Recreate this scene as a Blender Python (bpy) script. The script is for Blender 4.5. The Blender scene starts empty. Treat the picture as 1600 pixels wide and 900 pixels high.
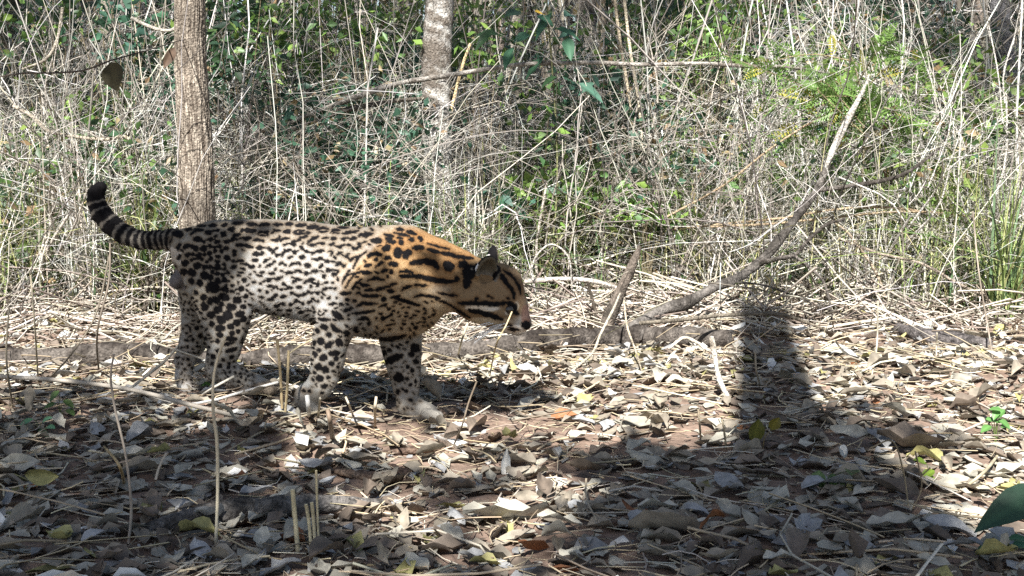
import bpy, math, random
import numpy as np
R = math.radians
rng = np.random.default_rng(7)
random.seed(7)
scene = bpy.context.scene
col = scene.collection

# ------------------------------------------------------------------ camera
F_PX, CX, CY = 1885.0, 800.0, 450.0          # focal length and centre in photo pixels (1600 x 900)
H_CAM = 0.65
PITCH = math.atan((450 - 192) / F_PX)
cam_d = bpy.data.cameras.new('camera'); cam = bpy.data.objects.new('camera', cam_d); col.objects.link(cam)
cam_d.sensor_width = 36; cam_d.lens = F_PX / 1600 * 36; cam_d.clip_start = 0.02; cam_d.clip_end = 400
cam.location = (0, 0, H_CAM); cam.rotation_euler = (R(90) - PITCH, 0, 0)
scene.camera = cam
CAM = np.array([0, 0, H_CAM]); FW = np.array([0, math.cos(PITCH), -math.sin(PITCH)]); UP = np.array([0, math.sin(PITCH), math.cos(PITCH)])

# ------------------------------------------------------------------ light
SUN_EL, SUN_AZ = R(47), R(11.1)              # sun stands behind the camera, a little to its side
SUN = np.array([-math.sin(SUN_AZ) * math.cos(SUN_EL), -math.cos(SUN_AZ) * math.cos(SUN_EL), math.sin(SUN_EL)])
w = bpy.data.worlds.new('World'); scene.world = w; w.use_nodes = True
nt = w.node_tree; bg = nt.nodes['Background']
sky = nt.nodes.new('ShaderNodeTexSky'); sky.sky_type = 'NISHITA'; sky.sun_disc = False
sky.sun_elevation = SUN_EL; sky.sun_rotation = math.pi + SUN_AZ
nt.links.new(sky.outputs[0], bg.inputs[0]); bg.inputs[1].default_value = 0.05
sd = bpy.data.lights.new('sun', 'SUN'); sd.energy = 5.0; sd.angle = R(0.53); sd.color = (1, 0.985, 0.955)
so = bpy.data.objects.new('sun', sd); col.objects.link(so)
from mathutils import Vector, Matrix
so.rotation_euler = Vector(-SUN).to_track_quat('-Z', 'Y').to_euler()
scene.view_settings.view_transform = 'Standard'; scene.view_settings.look = 'None'
scene.view_settings.exposure = 1.5; scene.view_settings.gamma = 1; scene.view_settings.use_curve_mapping = False
scene.cycles.max_bounces = 6; scene.cycles.diffuse_bounces = 2; scene.cycles.transmission_bounces = 3; scene.cycles.glossy_bounces = 2
scene.cycles.caustics_reflective = False; scene.cycles.caustics_refractive = False
scene.cycles.use_denoising = False

# ------------------------------------------------------------------ pixel <-> place
def ray(px, py):
    return np.array([(px - CX) / F_PX, 0, 0]) + FW + UP * ((CY - py) / F_PX)
def at(px, py, Y):
    d = ray(px, py); return CAM + d * (Y / d[1])
def proj(P):
    q = P - CAM; dep = q @ FW
    return CX + F_PX * q[:, 0] / dep, CY - F_PX * (q @ UP) / dep, dep

# ------------------------------------------------------------------ ground height
_wv = [(rng.uniform(0, 6.28), k, rng.uniform(0, 6.28), a) for k, a in
       [(1.1, .020), (1.7, .016), (2.6, .011), (3.7, .009), (5.5, .006), (8, .005), (12, .004), (17, .003), (23, .0022)] for _ in (0, 1)]
def gz0(x, y):
    x = np.asarray(x, float); y = np.asarray(y, float)
    z = np.zeros(np.broadcast(x, y).shape)
    for th, k, ph, a in _wv:
        z = z + a * np.sin(k * (x * math.cos(th) + y * math.sin(th)) + ph)
    near = np.clip(1 - np.hypot(x, y - 2.8) / 2.5, 0, 1)
    return z * (1 - 0.45 * near) + 0.02 * np.clip(y - 5, 0, 30)
# cat frame
YAW = R(14)
C0 = at(480, 640, 2.74); C0[2] = 0
HD = np.array([math.cos(YAW), -math.sin(YAW), 0]); LT = np.array([math.sin(YAW), math.cos(YAW), 0]); ZZ = np.array([0, 0, 1.0])
def catw(px, py, lat):
    d = ray(px, py); t = (lat - (CAM - C0) @ LT) / (d @ LT); return CAM + d * t
def cat(px, py, lat):                        # point in the cat's own frame
    p = catw(px, py, lat) - C0; return np.array([p @ HD, p @ LT, p[2]])
_paws = np.array([catw(662, 656, .045), catw(490, 645, -.05), catw(405, 616, -.05), catw(292, 611, .05)])
_s2 = 2 * 0.13 ** 2
_A = np.exp(-((_paws[:, None, :2] - _paws[None, :, :2]) ** 2).sum(-1) / _s2)
_wt = np.linalg.solve(_A, _paws[:, 2] - gz0(_paws[:, 0], _paws[:, 1]))
def gz(x, y):
    z = gz0(x, y)
    for p, a in zip(_paws, _wt):
        z = z + a * np.exp(-((x - p[0]) ** 2 + (y - p[1]) ** 2) / _s2)
    return z
def ground(px, py):
    d = ray(px, py); z = 0.0
    for _ in range(12):
        p = CAM + d * ((z - H_CAM) / d[2]); z = float(gz(p[0], p[1]))
    return p

# ------------------------------------------------------------------ materials
def mat(name, attr=True, rough=.7, transl=0., color=(.5, .5, .5), noise=0., nscale=30., bump=0., bscale=80., spec=.3, objrand=0., sheen=0.):
    m = bpy.data.materials.new(name); m.use_nodes = True; t = m.node_tree; N = t.nodes; L = t.links
    b = N['Principled BSDF']; b.inputs['Roughness'].default_value = rough; b.inputs['Specular IOR Level'].default_value = spec
    if sheen: b.inputs['Sheen Weight'].default_value = sheen
    if attr:
        a = N.new('ShaderNodeAttribute'); a.attribute_name = 'col'; c = a.outputs['Color']
    else:
        r = N.new('ShaderNodeRGB'); r.outputs[0].default_value = (*color, 1); c = r.outputs[0]
    if noise:
        gm = N.new('ShaderNodeNewGeometry'); nz = N.new('ShaderNodeTexNoise'); nz.inputs['Scale'].default_value = nscale; nz.inputs['Detail'].default_value = 6
        L.new(gm.outputs['Position'], nz.inputs['Vector'])
        mr = N.new('ShaderNodeMapRange'); mr.inputs[1].default_value = .3; mr.inputs[2].default_value = .7
        mr.inputs[3].default_value = 1 - noise; mr.inputs[4].default_value = 1 + noise; L.new(nz.outputs[0], mr.inputs[0])
        mx = N.new('ShaderNodeVectorMath'); mx.operation = 'SCALE'; L.new(c, mx.inputs[0]); L.new(mr.outputs[0], mx.inputs['Scale']); c = mx.outputs[0]
    if objrand:
        oi = N.new('ShaderNodeObjectInfo'); mr = N.new('ShaderNodeMapRange'); mr.inputs[3].default_value = 1 - objrand; mr.inputs[4].default_value = 1 + objrand
        L.new(oi.outputs['Random'], mr.inputs[0]); mx = N.new('ShaderNodeVectorMath'); mx.operation = 'SCALE'; L.new(c, mx.inputs[0]); L.new(mr.outputs[0], mx.inputs['Scale']); c = mx.outputs[0]
    L.new(c, b.inputs['Base Color'])
    if bump:
        gm = N.new('ShaderNodeNewGeometry'); nz = N.new('ShaderNodeTexNoise'); nz.inputs['Scale'].default_value = bscale; nz.inputs['Detail'].default_value = 8
        L.new(gm.outputs['Position'], nz.inputs['Vector']); bp = N.new('ShaderNodeBump'); bp.inputs['Strength'].default_value = bump; bp.inputs['Distance'].default_value = .01
        L.new(nz.outputs[0], bp.inputs['Height']); L.new(bp.outputs[0], b.inputs['Normal'])
    if transl:
        tr = N.new('ShaderNodeBsdfTranslucent'); L.new(c, tr.inputs[0]); ms = N.new('ShaderNodeMixShader'); ms.inputs[0].default_value = transl
        L.new(b.outputs[0], ms.inputs[1]); L.new(tr.outputs[0], ms.inputs[2]); L.new(ms.outputs[0], N['Material Output'].inputs[0])
    return m
M_SOIL = mat('soil', False, .95, 0, (.20, .142, .108), .35, 18, .9, 60, .1)
M_STRAW = mat('straw', True, .6, .12, spec=.25)
M_LEAF = mat('green_leaf', True, .45, .3, spec=.35)
M_DRY = mat('dry_leaf', True, .65, .12, noise=.22, nscale=60, bump=.14, bscale=60, spec=.25, objrand=.22)
M_BARK = mat('bark', True, .9, 0, noise=.5, nscale=130, bump=.9, bscale=170, spec=.1)
M_COAT = mat('coat', True, .8, 0, spec=.08)
M_FUR = mat('fur', True, .75, .06, spec=.08)
M_EYE = mat('eye', True, .08, 0, spec=.6)
M_WHITE = mat('whisker', False, .5, .2, (.8, .78, .74))

# ------------------------------------------------------------------ mesh helpers
def mk(name, V, faces, C=None, m=None, parent=None, smooth=True):
    V = np.asarray(V, np.float32); me = bpy.data.meshes.new(name)
    if not isinstance(faces, (list, tuple)): faces = [faces]
    faces = [np.asarray(f, np.int32) for f in faces if len(f)]
    li = np.concatenate([f.ravel() for f in faces]); ls = np.concatenate([np.full(len(f), f.shape[1], np.int32) for f in faces])
    st = np.concatenate([[0], np.cumsum(ls)[:-1]]).astype(np.int32)
    me.vertices.add(len(V)); me.vertices.foreach_set('co', V.ravel())
    me.loops.add(len(li)); me.loops.foreach_set('vertex_index', li)
    me.polygons.add(len(ls)); me.polygons.foreach_set('loop_start', st)
    try: me.polygons.foreach_set('loop_total', ls)
    except Exception: pass
    me.polygons.foreach_set('use_smooth', np.full(len(ls), smooth))
    me.update(calc_edges=True)
    if C is not None:
        a = me.color_attributes.new('col', 'FLOAT_COLOR', 'POINT')
        CC = np.ones((len(V), 4), np.float32); CC[:, :3] = C; a.data.foreach_set('color', CC.ravel())
    if m: me.materials.append(m)
    o = bpy.data.objects.new(name, me); col.objects.link(o)
    if parent: o.parent = parent
    return o
def tag(o, label=None, cat_=None, group=None, kind=None):
    if label: o['label'] = label
    if cat_: o['category'] = cat_
    if group: o['group'] = group
    if kind: o['kind'] = kind
    return o
def empty(name, loc=(0, 0, 0), rz=0):
    o = bpy.data.objects.new(name, None); col.objects.link(o); o.location = loc; o.rotation_euler = (0, 0, rz); o.empty_display_size = .05
    return o
class MB:
    def __init__(s): s.V = []; s.Q = []; s.T = []; s.C = []; s.n = 0
    def add(s, V, Fc, C):
        V = np.asarray(V, float).reshape(-1, 3); C = np.broadcast_to(np.asarray(C, float), (len(V), 3)) if np.ndim(C) < 2 else C
        Fc = np.asarray(Fc)
        (s.Q if Fc.shape[1] == 4 else s.T).append(Fc + s.n); s.V.append(V); s.C.append(C); s.n += len(V)
    def build(s, name, m, parent=None, smooth=True, off=None):
        V = np.concatenate(s.V)
        if off is not None: V = V - np.asarray(off)
        fs = []
        if s.Q: fs.append(np.concatenate(s.Q))
        if s.T: fs.append(np.concatenate(s.T))
        return mk(name, V, fs, np.concatenate(s.C), m, parent, smooth)
def nrm(v): return v / (np.linalg.norm(v, axis=-1, keepdims=True) + 1e-12)
def tubes(mb, P, rad, C, sides=4, cap=False):
    """P (N,K,3), rad (N,K) or (N,), C (N,3) or (N,K,3)"""
    P = np.asarray(P, float); N, K, _ = P.shape
    rad = np.asarray(rad, float); rad = np.broadcast_to(rad[:, None] if rad.ndim == 1 else rad, (N, K))
    C = np.asarray(C, float)
    if C.ndim == 1: C = np.broadcast_to(C, (N, 3))
    if C.ndim == 2: C = np.broadcast_to(C[:, None, :], (N, K, 3))
    T = nrm(np.gradient(P, axis=1)); mt = nrm(T.mean(1))
    ref = np.where(np.abs(mt[:, 1:2]) < .8, np.array([[0, 1., 0]]), np.array([[1., 0, 0]]))[:, None, :]
    A = nrm(np.cross(T, np.broadcast_to(ref, T.shape))); B = np.cross(T, A)
    th = np.arange(sides) * 2 * math.pi / sides
    V = P[:, :, None, :] + rad[:, :, None, None] * (np.cos(th)[None, None, :, None] * A[:, :, None, :] + np.sin(th)[None, None, :, None] * B[:, :, None, :])
    idx = np.arange(N * K * sides).reshape(N, K, sides)
    a = idx[:, :-1, :]; b = np.roll(a, -1, 2); d = idx[:, 1:, :]; c = np.roll(d, -1, 2)
    Q = np.stack([a, b, c, d], -1).reshape(-1, 4)
    mb.add(V.reshape(-1, 3), Q, np.broadcast_to(C[:, :, None, :], (N, K, sides, 3)).reshape(-1, 3))
def strips(mb, P, wd, side, C):
    """flat blades: P (N,K,3), wd (N,K), side (N,3)"""
    N, K, _ = P.shape; C = np.asarray(C, float)
    if C.ndim == 2: C = np.broadcast_to(C[:, None, :], (N, K, 3))
    sv = side[:, None, :] * wd[:, :, None] * .5
    V = np.stack([P - sv, P + sv], 2); idx = np.arange(N * K * 2).reshape(N, K, 2)
    Q = np.stack([idx[:, :-1, 0], idx[:, :-1, 1], idx[:, 1:, 1], idx[:, 1:, 0]], -1).reshape(-1, 4)
    mb.add(V.reshape(-1, 3), Q, np.broadcast_to(C[:, :, None, :], (N, K, 2, 3)).reshape(-1, 3))
def pal(cols, n, var=.15):
    cols = np.asarray(cols, float); c = cols[rng.integers(0, len(cols), n)]
    return np.clip(c * rng.uniform(1 - var, 1 + var, (n, 1)) * rng.uniform(.96, 1.04, (n, 3)), 0, 1)
def smooth_path(pts, n):
    pts = np.asarray(pts, float); k = len(pts)
    if k < 3:
        t = np.linspace(0, 1, n)[:, None]; return pts[0] * (1 - t) + pts[-1] * t
    e = np.concatenate([[2 * pts[0] - pts[1]], pts, [2 * pts[-1] - pts[-2]]])
    u = np.linspace(0, k - 1 - 1e-6, n); i = u.astype(int); t = (u - i)[:, None]
    p0, p1, p2, p3 = e[i], e[i + 1], e[i + 2], e[i + 3]
    return .5 * (2 * p1 + (p2 - p0) * t + (2 * p0 - 5 * p1 + 4 * p2 - p3) * t * t + (3 * p1 - p0 - 3 * p2 + p3) * t ** 3)
def nz3(P, s, seed=0):
    """cheap smooth noise -1..1"""
    r = np.random.default_rng(seed); out = np.zeros(P.shape[:-1])
    for k in range(6):
        d = nrm(r.normal(size=3)); f = s * r.uniform(.6, 2.2); out += np.sin((P @ d) * f + r.uniform(0, 6.28))
    return out / 3
def rough_limb(mb, path, rad, C, sides=20, n=60, rough=.06, scale=40, seed=0, C2=None, cap=True):
    """one woody limb with knobbly bark"""
    path = np.asarray(path, float); P = smooth_path(path, n); r = np.interp(np.linspace(0, 1, n), np.linspace(0, 1, len(rad)), rad)
    T = nrm(np.gradient(P, axis=0)); mt = nrm(T.mean(0)); ref = np.array([0, 1., 0]) if abs(mt[1]) < .8 else np.array([1., 0, 0])
    A = nrm(np.cross(T, ref)); B = np.cross(T, A); th = np.arange(sides) * 2 * math.pi / sides
    Dn = np.cos(th)[None, :, None] * A[:, None, :] + np.sin(th)[None, :, None] * B[:, None, :]
    base = P[:, None, :] + Dn * r[:, None, None]
    nn = nz3(base, scale, seed) * .6 + nz3(base, scale * 3, seed + 1) * .5 + nz3(base, scale * .3, seed + 2) * .7
    V = base + Dn * (r[:, None] * rough * nn)[:, :, None]
    idx = np.arange(n * sides).reshape(n, sides); a = idx[:-1]; b = np.roll(a, -1, 1); d = idx[1:]; c = np.roll(d, -1, 1)
    Q = np.stack([a, b, c, d], -1).reshape(-1, 4); C = np.asarray(C, float)
    mixv = np.clip(.5 + .6 * nn + .25 * nz3(base, scale * 6, seed + 5), 0, 1)[:, :, None]
    cc = C * (1 - mixv) + np.asarray(C if C2 is None else C2) * mixv
    mb.add(V.reshape(-1, 3), Q, cc.reshape(-1, 3))
    if cap:
        for e, rev in ((0, True), (n - 1, False)):
            ce = P[e] + T[e] * (-1 if rev else 1) * r[e] * .25
            ring = V[e]; k = np.arange(sides); f = np.stack([k, (k + 1) % sides, np.full(sides, sides)], 1)
            mb.add(np.vstack([ring, ce]), f[:, ::-1] if rev else f, C * 1.1)

# ================================================================== GROUND
def axis(a, b, fine0, fine1, fs, cs):
    mid = np.arange(fine0, fine1 + 1e-6, fs); lo = []; x = fine0; s = fs
    while x > a: s *= cs; x -= s; lo.append(x)
    hi = []; x = fine1; s = fs
    while x < b: s *= cs; x += s; hi.append(x)
    return np.concatenate([lo[::-1], mid, hi])
gx = axis(-60, 60, -2.4, 2.4, .022, 1.12); gy = axis(-20, 90, 1.3, 5.2, .022, 1.12)
GX, GY = np.meshgrid(gx, gy); GZ = gz(GX, GY)
GP = np.stack([GX, GY, GZ], -1)
GP[..., 2] += .006 * nz3(GP * np.array([1, 1, 0]), 60, 3) * (np.abs(GX) < 3) * (GY < 6)
ii = np.arange(GX.size).reshape(GX.shape)
g = mk('ground', GP.reshape(-1, 3), np.stack([ii[:-1, :-1], ii[:-1, 1:], ii[1:, 1:], ii[1:, :-1]], -1).reshape(-1, 4), None, M_SOIL)
tag(g, 'reddish brown soil under the leaf litter', None, None, 'structure')

# ================================================================== OCELOT
def build_ocelot():
    root = empty('ocelot', tuple(C0), -YAW)
    tag(root, 'spotted ocelot walking across the leaf litter with lowered head and raised ringed tail', 'ocelot')
    prims = []
    def pm(px, lat): return None
    def sc(px, py, lat):                         # metres per photo pixel at that place
        return float((catw(px, py, lat) - CAM) @ FW) / F_PX
    def cone(a, b, ls=1., k=.016):
        pa = cat(a[0], a[1], a[2]); pb = cat(b[0], b[1], b[2])
        prims.append(('c', pa, pb, a[3] * sc(*a[:3]), b[3] * sc(*b[:3]), ls, k))
    def chain(pts, ls=1., k=.016):
        for a, b in zip(pts[:-1], pts[1:]): cone(a, b, ls, k)
    def ell(c, ax, axes, k=.012, op='u'):
        prims.append(('e' + op, np.asarray(c), np.asarray(ax), np.asarray(axes), None, 1, k))
    # torso
    chain([(303, 393, 0, 38), (340, 399, 0, 52), (385, 411, 0, 65), (430, 418, 0, 71), (480, 424, 0, 74), (530, 433, 0, 76), (575, 442, 0, 82), (615, 443, 0, 83), (642, 438, 0, 72)], .70, .02)
    cone((600, 392, 0, 32), (632, 392, 0, 34), .9, .03)                         # withers
    chain([(640, 425, 0, 62), (680, 428, 0, 47), (715, 438, 0, 41), (745, 450, 0, 38)], .82, .03)   # neck
    cone((640, 470, 0, 42), (650, 490, 0, 24), .9, .03)                         # brisket
    n_head = len(prims)
    chain([(757, 450, 0, 37), (775, 450, 0, 36)], .95, .02)
    cone((752, 468, 0, 34), (775, 480, 0, 30), 1.05, .02)                       # cheeks
    cone((788, 447, 0, 25), (806, 474, 0, 14), .85, .02)                        # brow to bridge
    cone((806, 474, 0, 13), (817, 499, 0, 9.5), .85, .012)
    for s in (-1, 1):
        cone((788, 487, s * .016, 21), (808, 503, s * .009, 13), .9, .012)      # muzzle pads
        cone((740, 470, s * .030, 22), (770, 486, s * .026, 20), 1, .02)        # cheek ruff
        cone((778, 462, s * .026, 15), (790, 470, s * .022, 12), 1, .012)       # brow
    cone((786, 502, 0, 15), (807, 512, 0, 9), .9, .01)                          # chin
    cone((818, 502, 0, 8), (819, 505, 0, 7.5), 1.1, .006)                       # nose
    hc = cat(762, 456, 0)
    for i in range(n_head, len(prims)):
        k_, a_, b_, ra_, rb_, ls_, kk_ = prims[i]; prims[i] = (k_, hc + (a_ - hc) * 1.05, hc + (b_ - hc) * 1.05, ra_ * 1.08, rb_ * 1.08, ls_, kk_)
    T = [(292, 380, 0, 20), (270, 374, 0, 15.5), (245, 375, 0, 14), (220, 375, 0, 13.5), (196, 367, 0, 14.5), (174, 351, .0, 14.5), (158, 333, .0, 14), (150, 315, .0, 12.5), (150, 302, .0, 11), (157, 293, .0, 9.5)]
    chain(T, 1, .01)
    # near fore leg (pushing off)
    chain([(612, 430, -.052, 40), (585, 470, -.058, 40), (533, 497, -.055, 32)], .75, .018)
    chain([(526, 502, -.055, 31), (517, 528, -.055, 27.5), (512, 560, -.053, 26), (507, 588, -.052, 21), (498, 604, -.052, 19)], .82, .012)
    chain([(498, 604, -.052, 19), (480, 619, -.052, 18.5), (478, 630, -.052, 15), (489, 637, -.052, 12)], 1, .01)
    for l in (-.072, -.058, -.045, -.031): cone((480, 632, l, 7.5), (494, 640, l, 6), 1, .003)
    # far fore leg
    chain([(618, 475, .045, 42), (625, 520, .05, 33), (628, 548, .05, 29), (631, 572, .048, 25), (634, 600, .046, 20), (638, 630, .045, 17)], .85, .014)
    chain([(638, 632, .045, 18), (655, 642, .045, 16), (670, 645, .045, 14)], 1.1, .01)
    for j, l in enumerate((.016, .035, .055, .074)): cone((666, 646, l, 9), (681 + (j in (1, 2)) * 4, 650, l, 7.8), 1, .003)
    # near hind leg
    chain([(325, 405, -.04, 50), (345, 450, -.05, 50), (352, 490, -.055, 39), (352, 515, -.055, 32), (350, 545, -.054, 24), (343, 568, -.053, 20), (340, 578, -.053, 18.5)], .72, .016)
    chain([(340, 578, -.053, 18), (368, 588, -.053, 17.5), (398, 600, -.053, 15), (415, 606, -.053, 13)], .95, .008)
    for j, l in enumerate((-.080, -.062, -.044, -.027)): cone((406, 605, l, 8.5), (422 + (j in (1, 2)) * 4, 610, l, 7.2), 1, .003)
    # far hind leg
    chain([(320, 420, .04, 48), (318, 465, .05, 38), (312, 500, .055, 27), (301, 535, .055, 20), (289, 562, .055, 15), (287, 590, .055, 12.5), (289, 602, .055, 12)], .8, .012)
    for l in (.04, .055, .07): cone((291, 605, l, 9), (307, 607, l, 7.5), 1, .006)
    # scrotum
    cone((281, 436, 0, 12), (277, 439, 0, 12), 1.1, .004)
    ears = []
    def ear(bpx, tpx, lat0, lat1, face, wd):
        b = cat(*bpx, lat0); t = cat(*tpx, lat1); a = nrm(t - b); L = np.linalg.norm(t - b)
        fn = nrm(face - a * (face @ a)); s = np.cross(a, fn); c = b + a * L * .48
        ears.append((b, t, fn, wd)); ell(c, np.stack([a, s, fn]), (L * .62, wd, .013), .004)
        ell(c + fn * .010 + a * .002, np.stack([a, s, fn]), (L * .50, wd * .76, .0135), .003, 's')
    ear((753, 440), (765, 403), -.036, -.048, np.array([.74, -.66, .1]), .026)
    ear((768, 428), (771, 388), .030, .040, np.array([.8, .6, .1]), .026)
    # ---------------- sample the field
    h = .003
    lo = np.array([cat(150, 650, 0)[0] - .05, -.16, min(cat(670, 660, 0)[2], 0) - .03]); hi = np.array([cat(828, 500, 0)[0] + .05, .16, cat(500, 290, 0)[2] + .05])
    hi[2] = max(hi[2], cat(158, 285, 0)[2] + .04)
    n = np.ceil((hi - lo) / h).astype(int) + 1
    ax = [lo[i] + h * np.arange(n[i]) for i in range(3)]
    phi = np.full(n, .2, np.float32)
    def region(mn, mx):
        i0 = np.clip(((mn - lo) / h).astype(int), 0, n - 1); i1 = np.clip(((mx - lo) / h).astype(int) + 2, 1, n)
        sl = tuple(slice(a, b) for a, b in zip(i0, i1))
        return sl, np.meshgrid(*[ax[k][sl[k]] for k in range(3)], indexing='ij')
    for p in prims:
        kind, k = p[0], p[6]
        if kind == 'c':
            _, a, b, ra, rb, ls, k = p
            mg = max(ra, rb) + .035
            sl, (X, Y, Z) = region(np.minimum(a, b) - mg, np.maximum(a, b) + mg)
            yc = (a[1] + b[1]) / 2; Y = yc + (Y - yc) / ls
            ba = b - a; t = np.clip(((X - a[0]) * ba[0] + (Y - a[1]) * ba[1] + (Z - a[2]) * ba[2]) / (ba @ ba + 1e-9), 0, 1)
            d = np.sqrt((X - a[0] - t * ba[0]) ** 2 + (Y - a[1] - t * ba[1]) ** 2 + (Z - a[2] - t * ba[2]) ** 2) - (ra + (rb - ra) * t)
            d = d * min(1, ls + .1); op = 'u'
        else:
            _, c, A, rr, _, _, k = p; op = kind[1]
            sl, (X, Y, Z) = region(c - .075, c + .075)
            q = np.stack([X - c[0], Y - c[1], Z - c[2]], -1) @ A.T
            k0 = np.linalg.norm(q / rr, axis=-1); k1 = np.linalg.norm(q / rr ** 2, axis=-1); d = k0 * (k0 - 1) / np.maximum(k1, 1e-6)
        o = phi[sl]
        if op == 'u':
            hh = np.clip(.5 + .5 * (o - d) / k, 0, 1); phi[sl] = o * (1 - hh) + d * hh - k * hh * (1 - hh)
        else:
            hh = np.clip(.5 - .5 * (o + d) / k, 0, 1); phi[sl] = o * (1 - hh) - d * hh + k * hh * (1 - hh)
    # ---------------- surface nets
    ins = phi < 0
    corner = [(i, j, k) for i in (0, 1) for j in (0, 1) for k in (0, 1)]
    cnt = sum(ins[i:n[0] - 1 + i, j:n[1] - 1 + j, k:n[2] - 1 + k].astype(np.int8) for i, j, k in corner)
    act = (cnt > 0) & (cnt < 8); cells = np.argwhere(act); vid = np.full(act.shape, -1, np.int32); vid[act] = np.arange(len(cells))
    acc = np.zeros((len(cells), 3)); nacc = np.zeros(len(cells))
    for a in corner:
        for axi in range(3):
            if a[axi]: continue
            b = list(a); b[axi] = 1
            fa = phi[cells[:, 0] + a[0], cells[:, 1] + a[1], cells[:, 2] + a[2]]; fb = phi[cells[:, 0] + b[0], cells[:, 1] + b[1], cells[:, 2] + b[2]]
            mk_ = (fa < 0) != (fb < 0); t = np.where(mk_, fa / np.where(mk_, fa - fb, 1), 0)
            pt = np.array(a, float)[None] + np.zeros((len(cells), 3)); pt[:, axi] += t
            acc[mk_] += pt[mk_]; nacc[mk_] += 1
    V = lo + h * (cells + acc / nacc[:, None])
    Q = []
    for axi in range(3):
        u, v = (axi + 1) % 3, (axi + 2) % 3
        s0 = [slice(1, None)] * 3; s1 = [slice(1, None)] * 3; s0[axi] = slice(0, -1); s1[axi] = slice(1, None)
        A_, B_ = ins[tuple(s0)], ins[tuple(s1)]
        e = np.argwhere(A_ != B_); flip = A_[tuple(e.T)]
        e = e + 1; e[:, axi] -= 1
        ok = np.all(e < np.array(act.shape), 1); e = e[ok]; flip = flip[ok]
        def g_(du, dv):
            q = e.copy(); q[:, u] -= du; q[:, v] -= dv; return vid[tuple(q.T)]
        f = np.stack([g_(1, 1), g_(0, 1), g_(0, 0), g_(1, 0)], 1); f[~flip] = f[~flip][:, ::-1]; Q.append(f)
    Q = np.concatenate(Q); Q = Q[(Q >= 0).all(1)]
    # light smoothing
    E = np.concatenate([Q[:, [0, 1]], Q[:, [1, 2]], Q[:, [2, 3]], Q[:, [3, 0]]]); E = np.concatenate([E, E[:, ::-1]])
    deg = np.bincount(E[:, 0], minlength=len(V))[:, None]
    for lam in (.5, -.45, .5, -.45):
        mean = np.stack([np.bincount(E[:, 0], V[E[:, 1], i], len(V)) for i in range(3)], 1) / np.maximum(deg, 1); V = V + lam * (mean - V)
    fn = np.cross(V[Q[:, 2]] - V[Q[:, 0]], V[Q[:, 3]] - V[Q[:, 1]]); VN = np.zeros_like(V)
    for i in range(4): np.add.at(VN, Q[:, i], fn)
    VN = nrm(VN); area = np.linalg.norm(fn, axis=1)
    # ---------------- coat
    tailP = smooth_path(np.array([cat(*t[:3]) for t in T]), 160); tailS = np.concatenate([[0], np.cumsum(np.linalg.norm(np.diff(tailP, axis=0), axis=1))])
    def add_mark(out, p, hw):                      # p runs end to end of the mark: pull the round ends in, taper them
        ln = np.linalg.norm(np.diff(p, axis=0), axis=1); tot = ln.sum(); cut = min(hw * .5, tot * .38)
        s_ = np.concatenate([[0], np.cumsum(ln)]); q = np.linspace(cut, tot - cut, 5)
        pts = np.stack([np.interp(q, s_, p[:, i]) for i in (0, 1)], 1); rd = hw * np.array([.62, .95, 1.03, .95, .62])
        for i in range(4): out.append((*pts[i], *pts[i + 1], rd[i], rd[i + 1]))
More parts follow.
